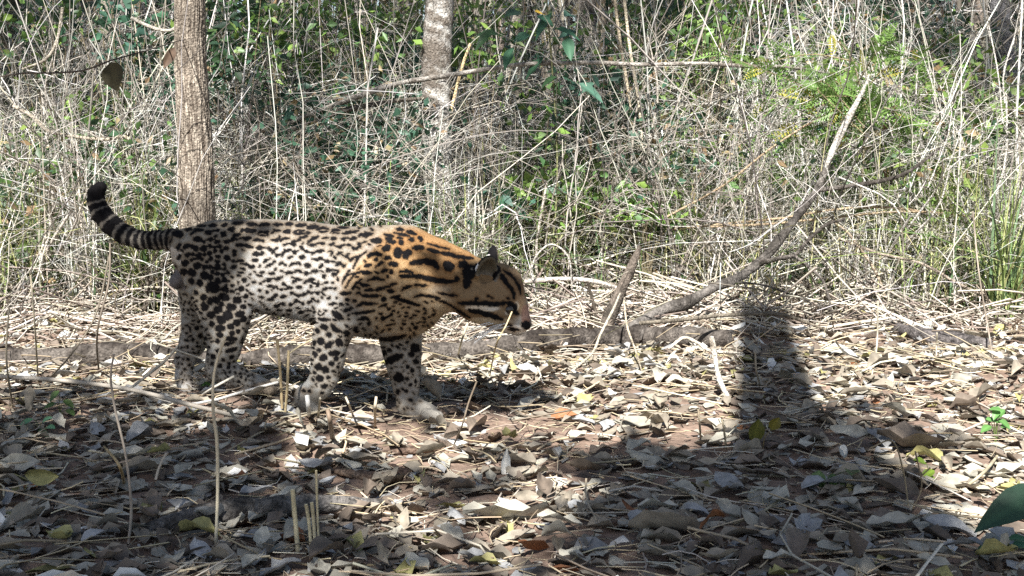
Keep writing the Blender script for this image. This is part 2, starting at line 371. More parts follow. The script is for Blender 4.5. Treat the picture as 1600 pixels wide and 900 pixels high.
    def strokes():
        out = []
        def S(ox, oy, s, txt, gain=.80, add=.65):
            for st in txt.split(';'):
                v = [float(q) for q in st.replace(',', ' ').split()]
                if not v: continue
                wd = v[0]; p = np.array(v[1:]).reshape(-1, 2)
                if len(p) == 1: p = np.vstack([p, p + .5])
                p = p / s + np.array([ox, oy]); hw = wd / s * gain + add
                add_mark(out, p, hw)
        S(380, 340, 5.625, "22 30,55 130,65;18 140,75 180,55 240,60;18 260,60 350,60;22 370,60 440,60;20 460,70 560,65;24 560,85 670,80;14 640,110 690,90 760,100;12 660,125 750,120;14 760,130 800,110 860,115;10 780,140 850,135;14 830,85 930,90;16 870,145 960,125 1020,118;26 1020,155 1125,145;"
          "26 0,110 110,118;12 120,150 160,125 215,130 215,170;8 130,155 200,160;14 240,140 280,115 330,115;26 350,120 420,120;14 440,135 480,110 540,115;14 445,140 540,140;14 540,135 600,135;16 530,165 570,170;"
          "20 0,190 70,180;14 80,205 110,190 185,200 180,220;18 240,195 310,200 320,160;12 325,215 350,185 410,180;14 345,245 390,230;14 425,235 445,205 510,195;12 430,240 470,245;16 560,235 610,180 670,165;16 570,240 645,245;14 690,185 750,175;16 670,225 720,230;16 770,190 825,180;14 755,240 810,225;18 860,190 910,180;18 930,190 1000,180;"
          "18 0,240 90,262;20 110,265 190,265;20 220,260 245,290;14 255,320 275,280 310,262;14 285,330 310,335;16 335,345 360,295 430,282;24 440,300 465,305;16 385,355 440,340;18 505,245 520,290;14 540,300 580,300;16 600,325 640,300 715,290;16 600,360 640,375 700,345;14 745,300 780,290 775,340;16 830,260 880,250;16 820,325 870,305;18 910,245 950,235;18 955,275 985,265;16 1000,230 1035,222;14 1010,260 1045,255;"
          "26 90,320 130,320;18 145,320 195,310;20 70,378 135,375;14 175,400 200,375 250,355;12 190,435 270,405;14 265,385 285,390;18 315,410 360,390;12 270,460 300,445;12 320,475 350,460;10 360,430 385,410;14 405,430 440,400 490,400 510,425;22 490,350 550,350;24 540,420 600,422;16 665,440 690,420 710,430;20 725,385 765,380;14 895,355 935,315;16 935,385 955,350;16 810,420 860,390;18 865,430 905,415;"
          "20 50,430 110,435;12 135,430 160,420;12 110,495 170,525;14 140,485 190,480;16 215,490 280,495;16 200,550 250,548;18 275,550 350,520;16 370,500 400,480 435,490;16 455,465 520,468;22 530,490 570,488;22 595,470 660,470;22 735,470 760,455;22 695,515 730,510;22 785,505 810,500;14 830,480 845,460;16 435,575 480,540 525,545;18 530,580 570,550 635,545;14 660,550 665,590 640,610;14 590,605 605,605;"
          "14 75,560 120,570;14 140,575 175,575;14 205,605 265,598;16 285,610 300,605;14 340,580 370,580;14 315,630 350,630;16 390,615 435,618;18 465,608 520,610;12 710,580 750,560;16 690,630 750,625;14 780,580 800,565;12 130,635 165,645;16 190,655 225,655;10 240,640 260,635;20 265,685 305,685;16 320,705 390,685;16 410,670 450,655;16 475,690 560,670;16 565,655 585,650;12 600,660 610,665;18 650,665 665,660;"
          "12 135,695 190,705;16 210,720 275,725;18 270,775 325,775;18 340,755 380,760;18 400,770 435,765;20 440,730 485,740;18 510,755 540,755;18 565,745 595,745;18 600,710 625,710;14 650,720 665,745;12 740,720 770,690;14 380,815 430,815;14 480,830 540,830;14 560,815 600,820;"
          "14 965,445 1010,350 1090,290;12 870,590 900,510 940,455;12 895,625 930,560 965,500 1020,475 1125,480;14 960,630 1000,570 1050,535;12 1025,595 1110,590;12 800,640 820,610;18 850,665 955,665;16 990,675 1030,655;14 1070,640 1125,635;14 1040,685 1125,690;18 890,725 940,720;20 960,735 990,730;14 990,780 1080,740;14 745,765 830,755;18 840,765 885,765;18 880,825 965,795")
        S(470, 420, 6.427, "20 610,265 690,275 810,270;16 640,215 710,210;14 760,225 830,190 900,180;18 865,210 940,220;26 820,305 850,300;20 555,380 660,330;16 650,365 690,350 775,350;14 780,385 870,350;20 510,450 620,440 740,420;14 780,450 830,450;30 800,500 850,500;22 570,520 620,495 690,500 680,580;30 540,580 570,640;16 900,295 1000,270;20 920,290 1040,320 1200,370;18 1130,290 1200,265 1300,275 1400,300;16 1010,225 1060,180 1130,170;12 1140,165 1280,170;16 870,410 900,400;14 900,460 920,455;10 970,440 980,440;26 780,700 900,710 1000,680 1060,665;10 1010,550 1060,555;18 1130,600 1180,585;18 880,600 900,605;8 850,570 950,550;10 1150,545 1260,530;"
          "22 165,500 300,520;34 310,430 440,510;34 190,580 280,600;30 310,540 340,610 420,635;26 150,600 185,645;30 260,665 300,660;36 440,640 480,660;44 170,715 240,735;28 240,785 340,730;20 140,720 150,760;30 360,730 420,770;26 165,820 200,825;26 120,830 165,880;30 280,860 380,840")
        S(560, 340, 6.43, "26 0,185 70,165 150,165;34 120,230 240,230;36 270,225 340,225;18 250,170 360,190;18 330,255 380,245;18 385,205 450,208;30 405,250 450,250;22 380,115 460,125;16 350,150 430,170 520,188;22 480,130 590,170;28 500,218 570,222;20 585,200 650,205;20 610,225 650,230;12 690,260 800,290 920,320;30 540,305 660,305;26 690,320 780,340 820,360;22 820,355 900,360 1000,395 1160,410;38 240,330 320,290;56 395,310 400,400;44 455,415 490,360 540,340;28 90,400 150,360 240,375;20 160,415 190,420;28 250,410 330,405;36 500,470 600,440 720,440 790,470 805,520;60 860,460 900,490 960,515;44 1000,480 1100,460;22 60,490 140,470;20 170,500 220,460 260,450;30 300,460 400,475;24 220,550 300,520;22 10,545 140,555;22 320,545 340,540;20 410,550 480,535 560,555;30 415,590 520,580 620,590 740,625 860,645 1000,640;30 980,600 1000,640;20 90,640 180,605 270,630;18 20,680 120,680;20 60,735 140,720;18 170,735 230,700;16 280,590 300,590;16 240,705 390,660;22 290,735 370,740;14 790,750 900,780 1000,785;84 1125,495 1105,600;50 1100,600 1085,705")
        S(680, 370, 5.29, "24 190,545 250,560 330,545 420,555 540,555 640,545;26 270,605 350,620 430,640 520,670 560,690;10 0,515 90,545 170,590 250,650 290,670;18 340,510 350,515;10 430,490 445,492;10 465,505 475,508;10 590,510 620,510;22 500,280 560,330 600,400 640,440 655,520;14 560,270 640,330 690,400 710,480;14 540,335 550,340;8 580,740 640,760 700,770;6 590,720 640,735;6 600,765 660,785;44 735,725 765,735;52 615,580 655,605;20 650,610 690,645")
        S(260, 340, 5.625, "20 30,170 40,220;40 60,130 150,160;20 160,110 230,100;22 210,150 260,110 330,110;16 270,75 350,70;34 340,130 400,130;18 370,70 450,65;20 480,70 540,60;22 580,50 680,50;34 480,155 525,140;30 540,105 610,100;24 650,110 680,112;14 430,120 470,105;32 230,190 310,190;24 320,215 345,215;26 360,190 415,190;24 420,215 480,210;26 500,215 560,205;22 570,210 590,160 660,145;16 610,190 630,190;24 90,280 130,230;30 150,270 210,235;26 220,270 240,240;30 250,295 275,255;42 310,265 345,280;28 365,245 405,260;24 440,250 490,258;26 510,265 545,275;20 580,290 620,300;24 610,245 680,240;24 580,325 620,328;32 170,345 210,310;22 225,320 240,325;36 270,340 310,320;24 330,320 345,330;28 365,315 390,318;26 410,290 440,295;22 470,295 500,297;26 430,345 475,345;34 510,355 550,355;26 375,360 405,358;18 420,385 480,382;20 570,380 610,385;18 620,375 680,380;26 100,370 130,320;40 140,410 190,390;24 205,380 235,360;24 300,365 325,365;22 345,390 365,385;20 490,410 530,412;36 425,435 475,435;24 500,450 520,450;18 560,445 620,425;14 650,405 690,410;16 650,440 700,460;40 120,480 190,475;50 215,455 240,510;44 250,430 290,415;36 325,435 350,430;24 380,435 395,430;28 395,485 415,480;24 440,490 455,492;24 485,505 500,505;18 530,488 565,488;22 570,525 590,525;18 620,510 660,510;12 625,478 690,490;50 320,520 350,490;36 370,520 405,530;40 440,560 465,560;30 490,545 520,548;18 545,555 555,560;20 565,595 595,595;20 620,570 635,575;30 665,545 700,550;34 650,620 665,630;40 290,600 300,550;70 350,610 460,620;36 480,620 550,640;24 560,650 600,650;20 520,600 530,600;36 200,550 240,570;40 320,700 335,705;24 255,640 270,680;44 460,680 550,720;40 580,715 660,730;28 690,690 710,690;40 375,760 395,710;48 420,700 460,745;32 485,755 490,770;44 520,785 620,790;28 650,785 700,785;44 310,760 360,810;48 415,810 490,815;40 600,850 690,835;48 380,850 415,860;60 510,840 570,880", .72, .5)
        S(260, 480, 5.625, "50 440,100 520,125;42 600,140 640,140;44 430,180 520,190;36 540,160 590,175;36 665,105 690,105;34 385,140 410,160;36 560,225 600,235;30 620,210 640,215;38 450,245 490,245;34 520,280 620,280;30 440,290 460,300;24 480,330 600,310;28 520,390 620,360;28 440,380 480,400;32 390,440 430,430;22 480,460 520,465;22 550,445 600,430;24 390,500 420,490;26 460,515 480,515;20 540,495 555,498;20 540,530 555,530;16 590,530 600,530;16 515,580 520,580;16 550,570 565,570;18 605,575 610,580;18 645,580 650,583;18 655,615 660,618;22 630,650 640,650;16 690,635 695,640;14 660,540 665,545;14 700,560 710,565;14 750,590 765,595;12 720,600 725,605;16 205,170 215,220;24 260,170 275,200;28 290,240 310,260;20 225,270 240,300;18 140,455 150,460;18 185,460 190,465;16 200,500 205,510;16 160,545 162,547;20 345,270 350,280;18 180,340 190,350", .70, .5)
        S(440, 520, 6.0, "26 420,15 460,20;44 340,65 400,95;36 400,140 490,85;24 330,160 365,165;30 295,180 335,220;40 350,235 425,230;34 440,195 540,190;28 500,245 525,245;42 320,320 370,320;30 445,295 490,290;40 385,345 430,345;40 330,430 385,425;24 420,425 455,410;28 370,510 430,490;12 290,360 320,385;14 280,420 310,460;20 205,540 215,545;16 250,545 280,550;20 370,570 390,560;20 280,240 295,260;26 300,80 320,110;18 510,310 545,330;16 480,370 500,350;40 510,80 560,100;"
          "32 950,195 965,185;22 1000,165 1020,155;40 960,290 1040,245 1140,210;50 1210,130 1290,155;30 1190,190 1240,205;30 1240,265 1280,280;56 1060,430 1130,410;20 1175,310 1190,325;24 1210,350 1240,360;24 1170,425 1190,435;26 1080,550 1105,550;14 1130,520 1140,530;18 1165,545 1175,545;16 1200,490 1210,490;16 1180,620 1230,640;16 1250,440 1265,470;14 1160,100 1200,80")
        mid = np.array([[(out[i + 1][2] + out[i + 2][0]) / 2, (out[i + 1][3] + out[i + 2][1]) / 2] for i in range(0, len(out), 4)]); cr = np.random.default_rng(5)
        for i in range(len(mid)):
            if not (290 < mid[i, 0] < 600 and 362 < mid[i, 1] < 500): continue
            dv = mid - mid[i]; ok = np.nonzero((dv[:, 0] > 5) & (dv[:, 0] < 17) & (np.abs(dv[:, 1]) < 7))[0]
            if len(ok) and cr.random() < (.55 if mid[i, 0] > 390 else .3):
                j = ok[np.argmin(np.abs(dv[ok]).sum(1))]; mm = (mid[i] + mid[j]) / 2 + np.array([0, cr.choice([-1.5, 1.5])]); add_mark(out, np.array([mid[i], mm, mid[j]]), cr.uniform(1.5, 2.1))
        A = np.array(out); fr = np.random.default_rng(3); extra = []
        boxes = [(272, 352, 600, 495, 700), (300, 470, 392, 605, 220), (485, 480, 548, 606, 160), (598, 535, 660, 640, 120), (276, 470, 330, 605, 120), (560, 470, 680, 530, 100), (335, 575, 400, 606, 50)]
        for x0, y0, x1, y1, nn in boxes:
            for _ in range(int(nn * 1.5)):
                x, y = fr.uniform(x0, x1), fr.uniform(y0, y1); B = np.vstack([A, np.array(extra)]) if extra else A
                dx, dy = B[:, 2] - B[:, 0], B[:, 3] - B[:, 1]; t = np.clip(((x - B[:, 0]) * dx + (y - B[:, 1]) * dy) / (dx * dx + dy * dy + 1e-9), 0, 1)
                dd = (np.hypot(x - B[:, 0] - t * dx, y - B[:, 1] - t * dy) - B[:, 4]).min(); small = .6 if y > 560 else 1
                if dd > 2.7 * small + .7:
                    L = fr.uniform(2.5, 4.5) * small; a = fr.normal(.15, .5); dv = np.array([math.cos(a), math.sin(a)]) * L
                    add_mark(extra, np.array([[x, y] - dv, [x, y] + dv]), fr.uniform(1.5, 2.2) * small)
        return np.vstack([A, np.array(extra)])
    SG = strokes()
    def blob(u, v, cx, cy, rx, ry, soft=.5):
        d = ((u - cx) / rx) ** 2 + ((v - cy) / ry) ** 2; return np.clip((1.0 + soft - d) / soft, 0, 1)
    def coat(P, Nn):
        far = P[:, 1] > 0; Pm = P.copy(); flipm = far & (P[:, 2] > .19); Pm[flipm, 1] *= -1
        W = C0 + Pm[:, :1] * HD + Pm[:, 1:2] * LT + Pm[:, 2:] * ZZ
        u, v, _ = proj(W)
        j1 = nz3(P, 420, 11); j2 = nz3(P, 420, 12); u = u + .7 * j1; v = v + .5 * j2; dn = .75 * nz3(P, 330, 13) + .45 * nz3(P, 900, 14)
        base = np.tile(np.array([.265, .252, .226]), (len(P), 1))
        def lay(c, wgt):
            base[:] = base * (1 - wgt[:, None]) + np.array(c) * wgt[:, None]
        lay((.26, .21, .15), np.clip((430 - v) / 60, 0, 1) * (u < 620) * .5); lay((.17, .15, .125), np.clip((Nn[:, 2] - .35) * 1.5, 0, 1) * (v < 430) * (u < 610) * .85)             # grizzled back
        lay((.35, .345, .33), blob(u, v, 450, 450, 80, 62))                                    # pale flank
        lay((.30, .27, .21), blob(u, v, 300, 400, 75, 70, .6) * .5)
        lay((.26, .19, .115), blob(u, v, 665, 425, 85, 65, 1.2) * .7); lay((.25, .145, .065), blob(u, v, 685, 398, 80, 36, 1.4))                              # tawny neck and shoulder
        lay((.44, .30, .155), blob(u, v, 600, 440, 60, 40, .9) * .6)
        lay((.21, .135, .068), blob(u, v, 765, 455, 55, 55, .5) * .9)                           # face
        lay((.46, .36, .23), blob(u, v, 640, 490, 60, 32, .6) * .7)
        lay((.285, .277, .255), np.clip((520 - v) / -25, 0, 1) * .9)                             # legs
        lay((.25, .225, .19), blob(u, v, 470, 632, 34, 24) * .9)  # both forepaws and near hind paw toned down to imitate shade
        lay((.23, .21, .18), blob(u, v, 655, 645, 55, 24) * .9)
        lay((.34, .32, .30), blob(u, v, 287, 585, 24, 45) * .6)
        lay((.22, .17, .12), blob(u, v, 425, 612, 34, 16) * .9)
        for x, y, rx, ry, c, wg in [(754, 481, 22, 5, (.70, .64, .53), .95), (806, 515, 17, 6, (.70, .66, .6), .95), (760, 502, 34, 5, (.5, .42, .3), .7), (807, 478, 3.2, 6, (.6, .55, .45), .9), (795, 489, 5, 2.5, (.55, .5, .42), .8), (822, 492, 7, 14, (.17, .085, .06), .8), (811, 458, 12, 16, (.20, .13, .08), .5)]:
            lay(c, blob(u, v, x, y, rx, ry, .8) * wg)
        for (xa, ya), (xb, yb) in (((588, 374), (548, 418)), ((548, 418), (520, 458)), ((520, 458), (496, 500))):   # pale fold behind the shoulder
            tt = np.clip(((u - xa) * (xb - xa) + (v - ya) * (yb - ya)) / ((xb - xa) ** 2 + (yb - ya) ** 2), 0, 1); dd = np.hypot(u - xa - tt * (xb - xa), v - ya - tt * (yb - ya))
            lay((.38, .375, .36), np.clip((9 - dd) / 7, 0, 1) * .45)
        # marks
        m = np.zeros(len(P))
        halo = np.zeros(len(P))
        for x0, y0, x1, y1, h0, h1 in SG:
            hw = max(h0, h1) + 3
            k = np.nonzero((u > min(x0, x1) - hw - 2) & (u < max(x0, x1) + hw + 2) & (v > min(y0, y1) - hw - 2) & (v < max(y0, y1) + hw + 2))[0]
            if not len(k): continue
            dx, dy = x1 - x0, y1 - y0; t = np.clip(((u[k] - x0) * dx + (v[k] - y0) * dy) / (dx * dx + dy * dy + 1e-9), 0, 1)
            d = np.hypot(u[k] - x0 - t * dx, v[k] - y0 - t * dy)
            hh = h0 + (h1 - h0) * t; m[k] = np.maximum(m[k], np.clip((hh + .65 - d + dn[k] * np.minimum(hh * .4, 1.1)) / 1.2, 0, 1)); halo[k] = np.maximum(halo[k], np.clip((hh + 4.5 - d) / 4, 0, 1))
        base[:] = base * (1 - .34 * halo[:, None] * np.array([.75, 1, 1.25])[None])
        # tail rings
        tl = np.nonzero(u < 283)[0]; tl = tl[P[tl, 2] > .33]
        if len(tl):
            dd = np.empty(len(tl)); si = np.empty(len(tl), int)
            for a in range(0, len(tl), 4000):
                D = ((P[tl[a:a + 4000], None, :] - tailP[None]) ** 2).sum(-1); si[a:a + 4000] = D.argmin(1); dd[a:a + 4000] = D.min(1)
            s = tailS[si] * 690 + 1.6 * nz3(P[tl], 300, 5)
            pale = np.zeros(len(tl))
            for c, hw in [(22, 2.2), (33, 1.8), (43, 2), (54, 1.8), (66, 1.8), (78, 2.2), (91, 2.4), (106, 2.6), (124, 2.8), (148, 2.6), (172, 1.6), (188, 2)]:
                pale = np.maximum(pale, np.clip((hw + 1 - np.abs(s - c)) / 2, 0, 1))
            m[tl] = np.where(s > 17, 1 - pale * .62, m[tl])
            under = P[tl, 2] - tailP[si, 2]
            base[tl] = np.where(((under < -.012) & (s < 90))[:, None], np.array([.45, .4, .33]), base[tl] * .8)
        # ears
        for eb, et, ef, ew in ears:
            ea = et - eb; tt = ((P - eb) @ ea) / (ea @ ea); dist = np.linalg.norm(P - eb - np.clip(tt, 0, 1)[:, None] * ea, axis=1)
            on = (tt > .28) & (dist < ew * 1.25); rim = on & (dist > ew * .72) & (tt < .95); facing = Nn @ ef
            inner = on & (facing > .35); base[inner] = np.array([.10, .083, .055]) + np.clip(.5 - tt[inner], 0, .3)[:, None] * .3; m[inner & (tt > .93)] = 1; m[inner] = 0
            back = on & (facing <= .35); m[back] = 1
            spot = back & (np.abs(tt - .6) < .13) & (facing < .2) & ((P - eb - np.clip(tt, 0, 1)[:, None] * ea)[:, 0] < -.004); m[spot] = 0; base[spot] = np.array([.72, .70, .67])
        sc_ = (u < 293) & (v > 421) & (v < 454) & (np.abs(P[:, 1]) < .026) & (P[:, 0] < cat(291, 436, 0)[0]); base[sc_] = np.array([.17, .155, .15]); m[sc_] = 0
        ink = np.array([.0065, .0058, .0062])
        cc = base * (1 + .08 * nz3(P, 260, 21) + .04 * nz3(P, 900, 22))[:, None]
        return np.clip(cc * (1 - m[:, None]) + ink * m[:, None], 0, 1)
    body = mk('body', V, Q, coat(V, VN), M_COAT, root)
    # ---------------- fur
    nf = 170000
    fi = rng.choice(len(Q), nf, p=area / area.sum()); b = rng.random((nf, 2)); q = Q[fi]
    Pf = (V[q[:, 0]] * ((1 - b[:, :1]) * (1 - b[:, 1:])) + V[q[:, 1]] * (b[:, :1] * (1 - b[:, 1:])) + V[q[:, 2]] * (b[:, :1] * b[:, 1:]) + V[q[:, 3]] * ((1 - b[:, :1]) * b[:, 1:]))
    Nf = nrm(VN[q].mean(1))
    legw = np.clip((.17 - Pf[:, 2]) / .06, 0, 1)[:, None]
    flow = np.array([-1, 0, -.35]) * (1 - legw) + np.array([-.15, 0, -1.]) * legw
    hx = cat(740, 450, 0)[0]; hd = (Pf[:, 0] > hx)[:, None]; flow = np.where(hd, np.array([-.9, 0, .25]), flow)
    flow = flow + rng.normal(0, .22, flow.shape); flow = nrm(flow - Nf * (flow * Nf).sum(1, keepdims=True))
    L = rng.uniform(.003, .0055, nf) * np.where(hd[:, 0], .55, 1) * np.where(legw[:, 0] > .5, .7, 1)
    belly = (Nf[:, 2] < -.4) & (Pf[:, 2] > .15); L = np.where(belly, L * 1.7, L)
    Cf = coat(Pf + flow * (L * .5)[:, None], Nf); sd_ = np.cross(flow, Nf); wd = rng.uniform(.0005, .0009, nf)
    tip = Pf + flow * L[:, None] + Nf * (L * rng.uniform(.15, .42, nf))[:, None]
    r0 = Pf - Nf * .0008
    Vf = np.stack([r0 - sd_ * wd[:, None], r0 + sd_ * wd[:, None], tip], 1).reshape(-1, 3)
    Cv = np.repeat(Cf * rng.uniform(.9, 1.1, (nf, 1)), 3, 0)
    fur = mk('fur', Vf, np.arange(nf * 3).reshape(-1, 3), Cv, M_FUR, root); fur['kind'] = 'stuff'
    # ---------------- eyes
    for s in (-1, 1):
        W = C0 + V[:, :1] * HD + (V[:, 1:2] * -s * -1 if False else V[:, 1:2]) * LT + V[:, 2:] * ZZ
        Vm = V.copy(); Vm[:, 1] *= -s; Wm = C0 + Vm[:, :1] * HD + Vm[:, 1:2] * LT + Vm[:, 2:] * ZZ
        u, v, _ = proj(Wm); k = np.nonzero((np.abs(u - 799.5) < 3) & (np.abs(v - 481.5) < 3) & (V[:, 1] * s > 0))[0]
        if not len(k): continue
        j = k[np.argmax(V[k, 1] * s)]; c = V[j] - VN[j] * .0045
        # small sphere with iris and pupil towards the surface normal
        nu, nv = 20, 14; th = np.linspace(0, 2 * math.pi, nu, endpoint=False); ph = np.linspace(.001, math.pi - .001, nv)
        ax_ = nrm(VN[j] + np.array([.5, 0, -.1])); a1 = nrm(np.cross(ax_, ZZ)); a2 = np.cross(ax_, a1)
        SV = (np.cos(ph)[:, None, None] * ax_ + np.sin(ph)[:, None, None] * (np.cos(th)[None, :, None] * a1 + np.sin(th)[None, :, None] * a2))
        cc = np.where(ph[:, None, None] < .33, np.array([.008, .008, .008]), np.where(ph[:, None, None] < .85, np.array([.05, .035, .016]), np.array([.02, .015, .012]))) * np.ones((nv, nu, 1))
        id_ = np.arange(nv * nu).reshape(nv, nu); a = id_[:-1]; bq = np.roll(a, -1, 1); d_ = id_[1:]; c_ = np.roll(d_, -1, 1)
        mk('eye', (c + SV * .0104).reshape(-1, 3), np.stack([a, d_, c_, bq], -1).reshape(-1, 4), cc.reshape(-1, 3), M_EYE, root)
    # ---------------- whiskers
    for s in (-1, 1):
        for i in range(9):
            px, py = 787 + (i % 3) * 6, 501 + (i // 3) * 4
            a = cat(px, py, -.026); e = a + np.array([-.045 - .03 * rng.random(), -.030 - .02 * rng.random(), -.012 - .03 * rng.random()]) * 1.15
            mid = (a + e) / 2 + np.array([0, -.010, .006]); pth = smooth_path([a, mid, e], 8)
            if s > 0: pth[:, 1] *= -1
            mb = MB(); tubes(mb, pth[None], np.linspace(.0013, .0006, 8)[None], np.array([[.8, .78, .74]]), 4); mb.build('whisker', M_WHITE, root)
build_ocelot()

# ================================================================== WOOD
G1, G2, G3 = (.30, .27, .22), (.16, .135, .105), (.42, .39, .34)
def limb_obj(name, path, rad, C, C2, parent=None, **kw):
    mb = MB(); rough_limb(mb, path, rad, C, C2=C2, **kw); return mb.build(name, M_BARK, parent)
def on_ground(px, py, r):
    p = ground(px, py); p[2] += r * 1.25; return p
# ---- leaf clumps / crowns
def leaf_quads(mb, P, size, cols, droop=.3, narrow=.45):
    n = len(P); a = nrm(rng.normal(size=(n, 3)) * np.array([1, 1, .6]) - np.array([0, 0, droop])); b = nrm(np.cross(a, rng.normal(size=(n, 3)))); c = np.cross(a, b)
    L = np.broadcast_to(size, (n,)) * rng.uniform(.6, 1.3, n); W = L * narrow * rng.uniform(.8, 1.2, n); fold = rng.uniform(.05, .3, n)
    m1 = P + a * (L * .42)[:, None]; tip = P + a * L[:, None] - np.array([0, 0, 1]) * (L * .12)[:, None]
    l = m1 + b * (W * .5)[:, None] + c * (W * fold)[:, None]; r = m1 - b * (W * .5)[:, None] + c * (W * fold)[:, None]
    V = np.stack([P, r, tip, l, m1], 1).reshape(-1, 3); k = np.arange(n)[:, None] * 5
    T = np.concatenate([k + np.array([[0, 1, 4]]), k + np.array([[1, 2, 4]]), k + np.array([[2, 3, 4]]), k + np.array([[3, 0, 4]])])
    mb.add(V, T, np.repeat(cols, 5, 0))
GREENS = [(.055, .105, .03), (.07, .13, .035), (.045, .085, .03), (.09, .14, .04), (.05, .10, .055)]
def make_tree(name, label, base, trunk_path, trunk_rad, clumps, clump_r, n_leaf, leaf, C, C2, sides=20, n=60, rough=.05, scale=40, group=None, bark=None, seed=0):
    """trunk, limbs that reach every leaf clump, crown of leaves; all in the tree's own frame"""
    base = np.asarray(base, float); root = empty(name, tuple(base)); tag(root, label, 'tree', group)
    tp = np.asarray(trunk_path, float) - base
    mb = MB(); rough_limb(mb, tp, trunk_rad, C, sides, n, rough, scale, seed, C2); mb.build('trunk', M_BARK, root)
    if len(clumps):
        cl = np.asarray(clumps, float) - base; rad = np.broadcast_to(clump_r, (len(cl),))
        path = smooth_path(tp, 40); lb = MB(); paths = []; rr = []
        order = np.argsort([np.linalg.norm(path - c, axis=1).min() for c in cl]); nodes = [p for p in path[len(path) // 4:]]
        for c in cl[order]:
            nd = np.array(nodes); dist = np.linalg.norm(nd - c, axis=1) + .6 * np.maximum(0, nd[:, 2] - c[2]); j = np.argmin(dist); s = nd[j]; nodes.append(c)
            md = (s + c) / 2 + np.array([*rng.normal(0, .06, 2), .08 * np.linalg.norm(c - s)])
            paths.append(smooth_path([s, md, c], 9)); rr.append(np.linspace(.004 + .004 * np.linalg.norm(c - s), .003, 9))
        tubes(lb, np.array(paths), np.array(rr), np.tile(np.array(C), (len(cl), 1)), 6)
        # twigs inside the clumps
        tw = []; tr = []
        for c, r in zip(cl, rad):
            for _ in range(7):
                e = c + nrm(rng.normal(size=3)) * r * rng.uniform(.5, 1); tw.append(smooth_path([c, (c + e) / 2 + rng.normal(0, r * .1, 3), e], 4)); tr.append(np.linspace(.003, .0015, 4))
        tubes(lb, np.array(tw), np.array(tr), np.tile(np.array(C2), (len(tw), 1)), 4)
        lb.build('limbs', M_BARK, root)
        lf = MB(); P = []
        for c, r in zip(cl, rad):
            k = int(n_leaf * (r / .25) ** 2); d = nrm(rng.normal(size=(k, 3))) * (rng.random((k, 1)) ** .45) * r; d[:, 2] *= .75; P.append(c + d)
        P = np.concatenate(P); leaf_quads(lf, P, leaf, pal(GREENS, len(P), .3))
        o = lf.build('crown', M_LEAF, root); o['kind'] = 'stuff'
    return root

# ---- the two trees in the thicket edge
def vertical(px_list, Y, top, lean=(0, 0)):
    pts = [at(px, py, Y) for px, py in px_list]; return pts
b = ground(306, 522); Yt = b[1]
tp = [np.array([b[0], b[1], b[2] - .08]), at(309, 430, Yt), at(308, 345, Yt), at(304, 200, Yt), at(298, 100, Yt), at(296, 0, Yt), at(290, -120, Yt), at(296, -400, Yt), at(285, -900, Yt), at(300, -1500, Yt)]
crown = [np.array([b[0], b[1], 0]) + np.array([rng.normal(0, .6), rng.normal(.2, .6), rng.uniform(2.7, 4.2)]) for _ in range(16)]
def fissured(mb_path, rad, C, C2, seed=0, sides=150, n=520, amp=.05):
    mb = MB(); P = smooth_path(np.asarray(mb_path), n); r = np.interp(np.linspace(0, 1, n), np.linspace(0, 1, len(rad)), rad)
    th = np.arange(sides) * 2 * math.pi / sides; z = P[:, 2]
    TH, Z = np.meshgrid(th, z); rr_ = np.random.default_rng(seed); h = np.zeros_like(TH)
    for k in range(9):                                   # wandering vertical ridges
        f = rr_.integers(14, 44); wob = rr_.uniform(.3, .9) * np.sin(Z * rr_.uniform(5, 16) + rr_.uniform(0, 6)) + .5 * np.sin(Z * rr_.uniform(20, 40) + rr_.uniform(0, 6))
        h += np.abs(np.sin(f * TH * .5 * 2 / 2 + wob * 1.6 + rr_.uniform(0, 6))) * (.75 + .25 * np.sin(Z * rr_.uniform(15, 60) + 9 * TH + rr_.uniform(0, 6)))
    h = (h - h.mean()) / h.std(); brk = np.clip(np.sin(Z * 120 + 9 * np.sin(TH * 17 + 3 * np.sin(Z * 9)) + 6 * np.sin(TH * 5 + Z * 11)), 0, 1)
    h = .7 * h - .85 * brk + .45 * rr_.normal(size=h.shape) + .5 * nz3(np.stack([np.cos(TH) * .05, np.sin(TH) * .05, Z * .35], -1), 160, seed + 9)
    r2 = r[:, None] * (1 + amp * np.clip(h, -2, 2) * .6 + .05 * nz3(np.stack([np.cos(TH) * .05, np.sin(TH) * .05, Z], -1), 12, seed + 12) + .10 * np.exp(-((Z - .98) / .03) ** 2 - (np.cos(TH - 4.3) - 1) ** 2 / .02))
    V = P[:, None, :] + np.stack([np.cos(TH) * r2, np.sin(TH) * r2, 0 * TH], -1)
    id_ = np.arange(n * sides).reshape(n, sides); a = id_[:-1]; bq = np.roll(a, -1, 1); d = id_[1:]; c = np.roll(d, -1, 1)
    mx = np.clip(.5 + .38 * h, 0, 1)[..., None]; big = np.clip(.5 + .9 * nz3(V, 14, seed + 3), 0, 1)[..., None]
    cc = (np.array(C2) * (1 - mx) + np.array(C) * mx) * (.80 + .30 * big) * np.where(nz3(V, 55, seed + 8)[..., None] > .62, 1.25, 1)
    mb.add(V.reshape(-1, 3), np.stack([a, bq, c, d], -1).reshape(-1, 4), cc.reshape(-1, 3)); return mb
root = make_tree('tree', 'slender tree with pale vertically fissured bark standing behind the ocelot', (b[0], b[1], 0), tp, [.001, .001], crown, .35, 60, .07, G1, G2)
old = [c for c in root.children if c.name.startswith('trunk')][0]; bpy.data.objects.remove(old)
rt = [.064, .056, .0535, .052, .050, .048, .046, .042, .034, .02]
fissured(tp, rt, (.35, .30, .24), (.095, .075, .058), 4).build('trunk', M_BARK, root, off=(b[0], b[1], 0))

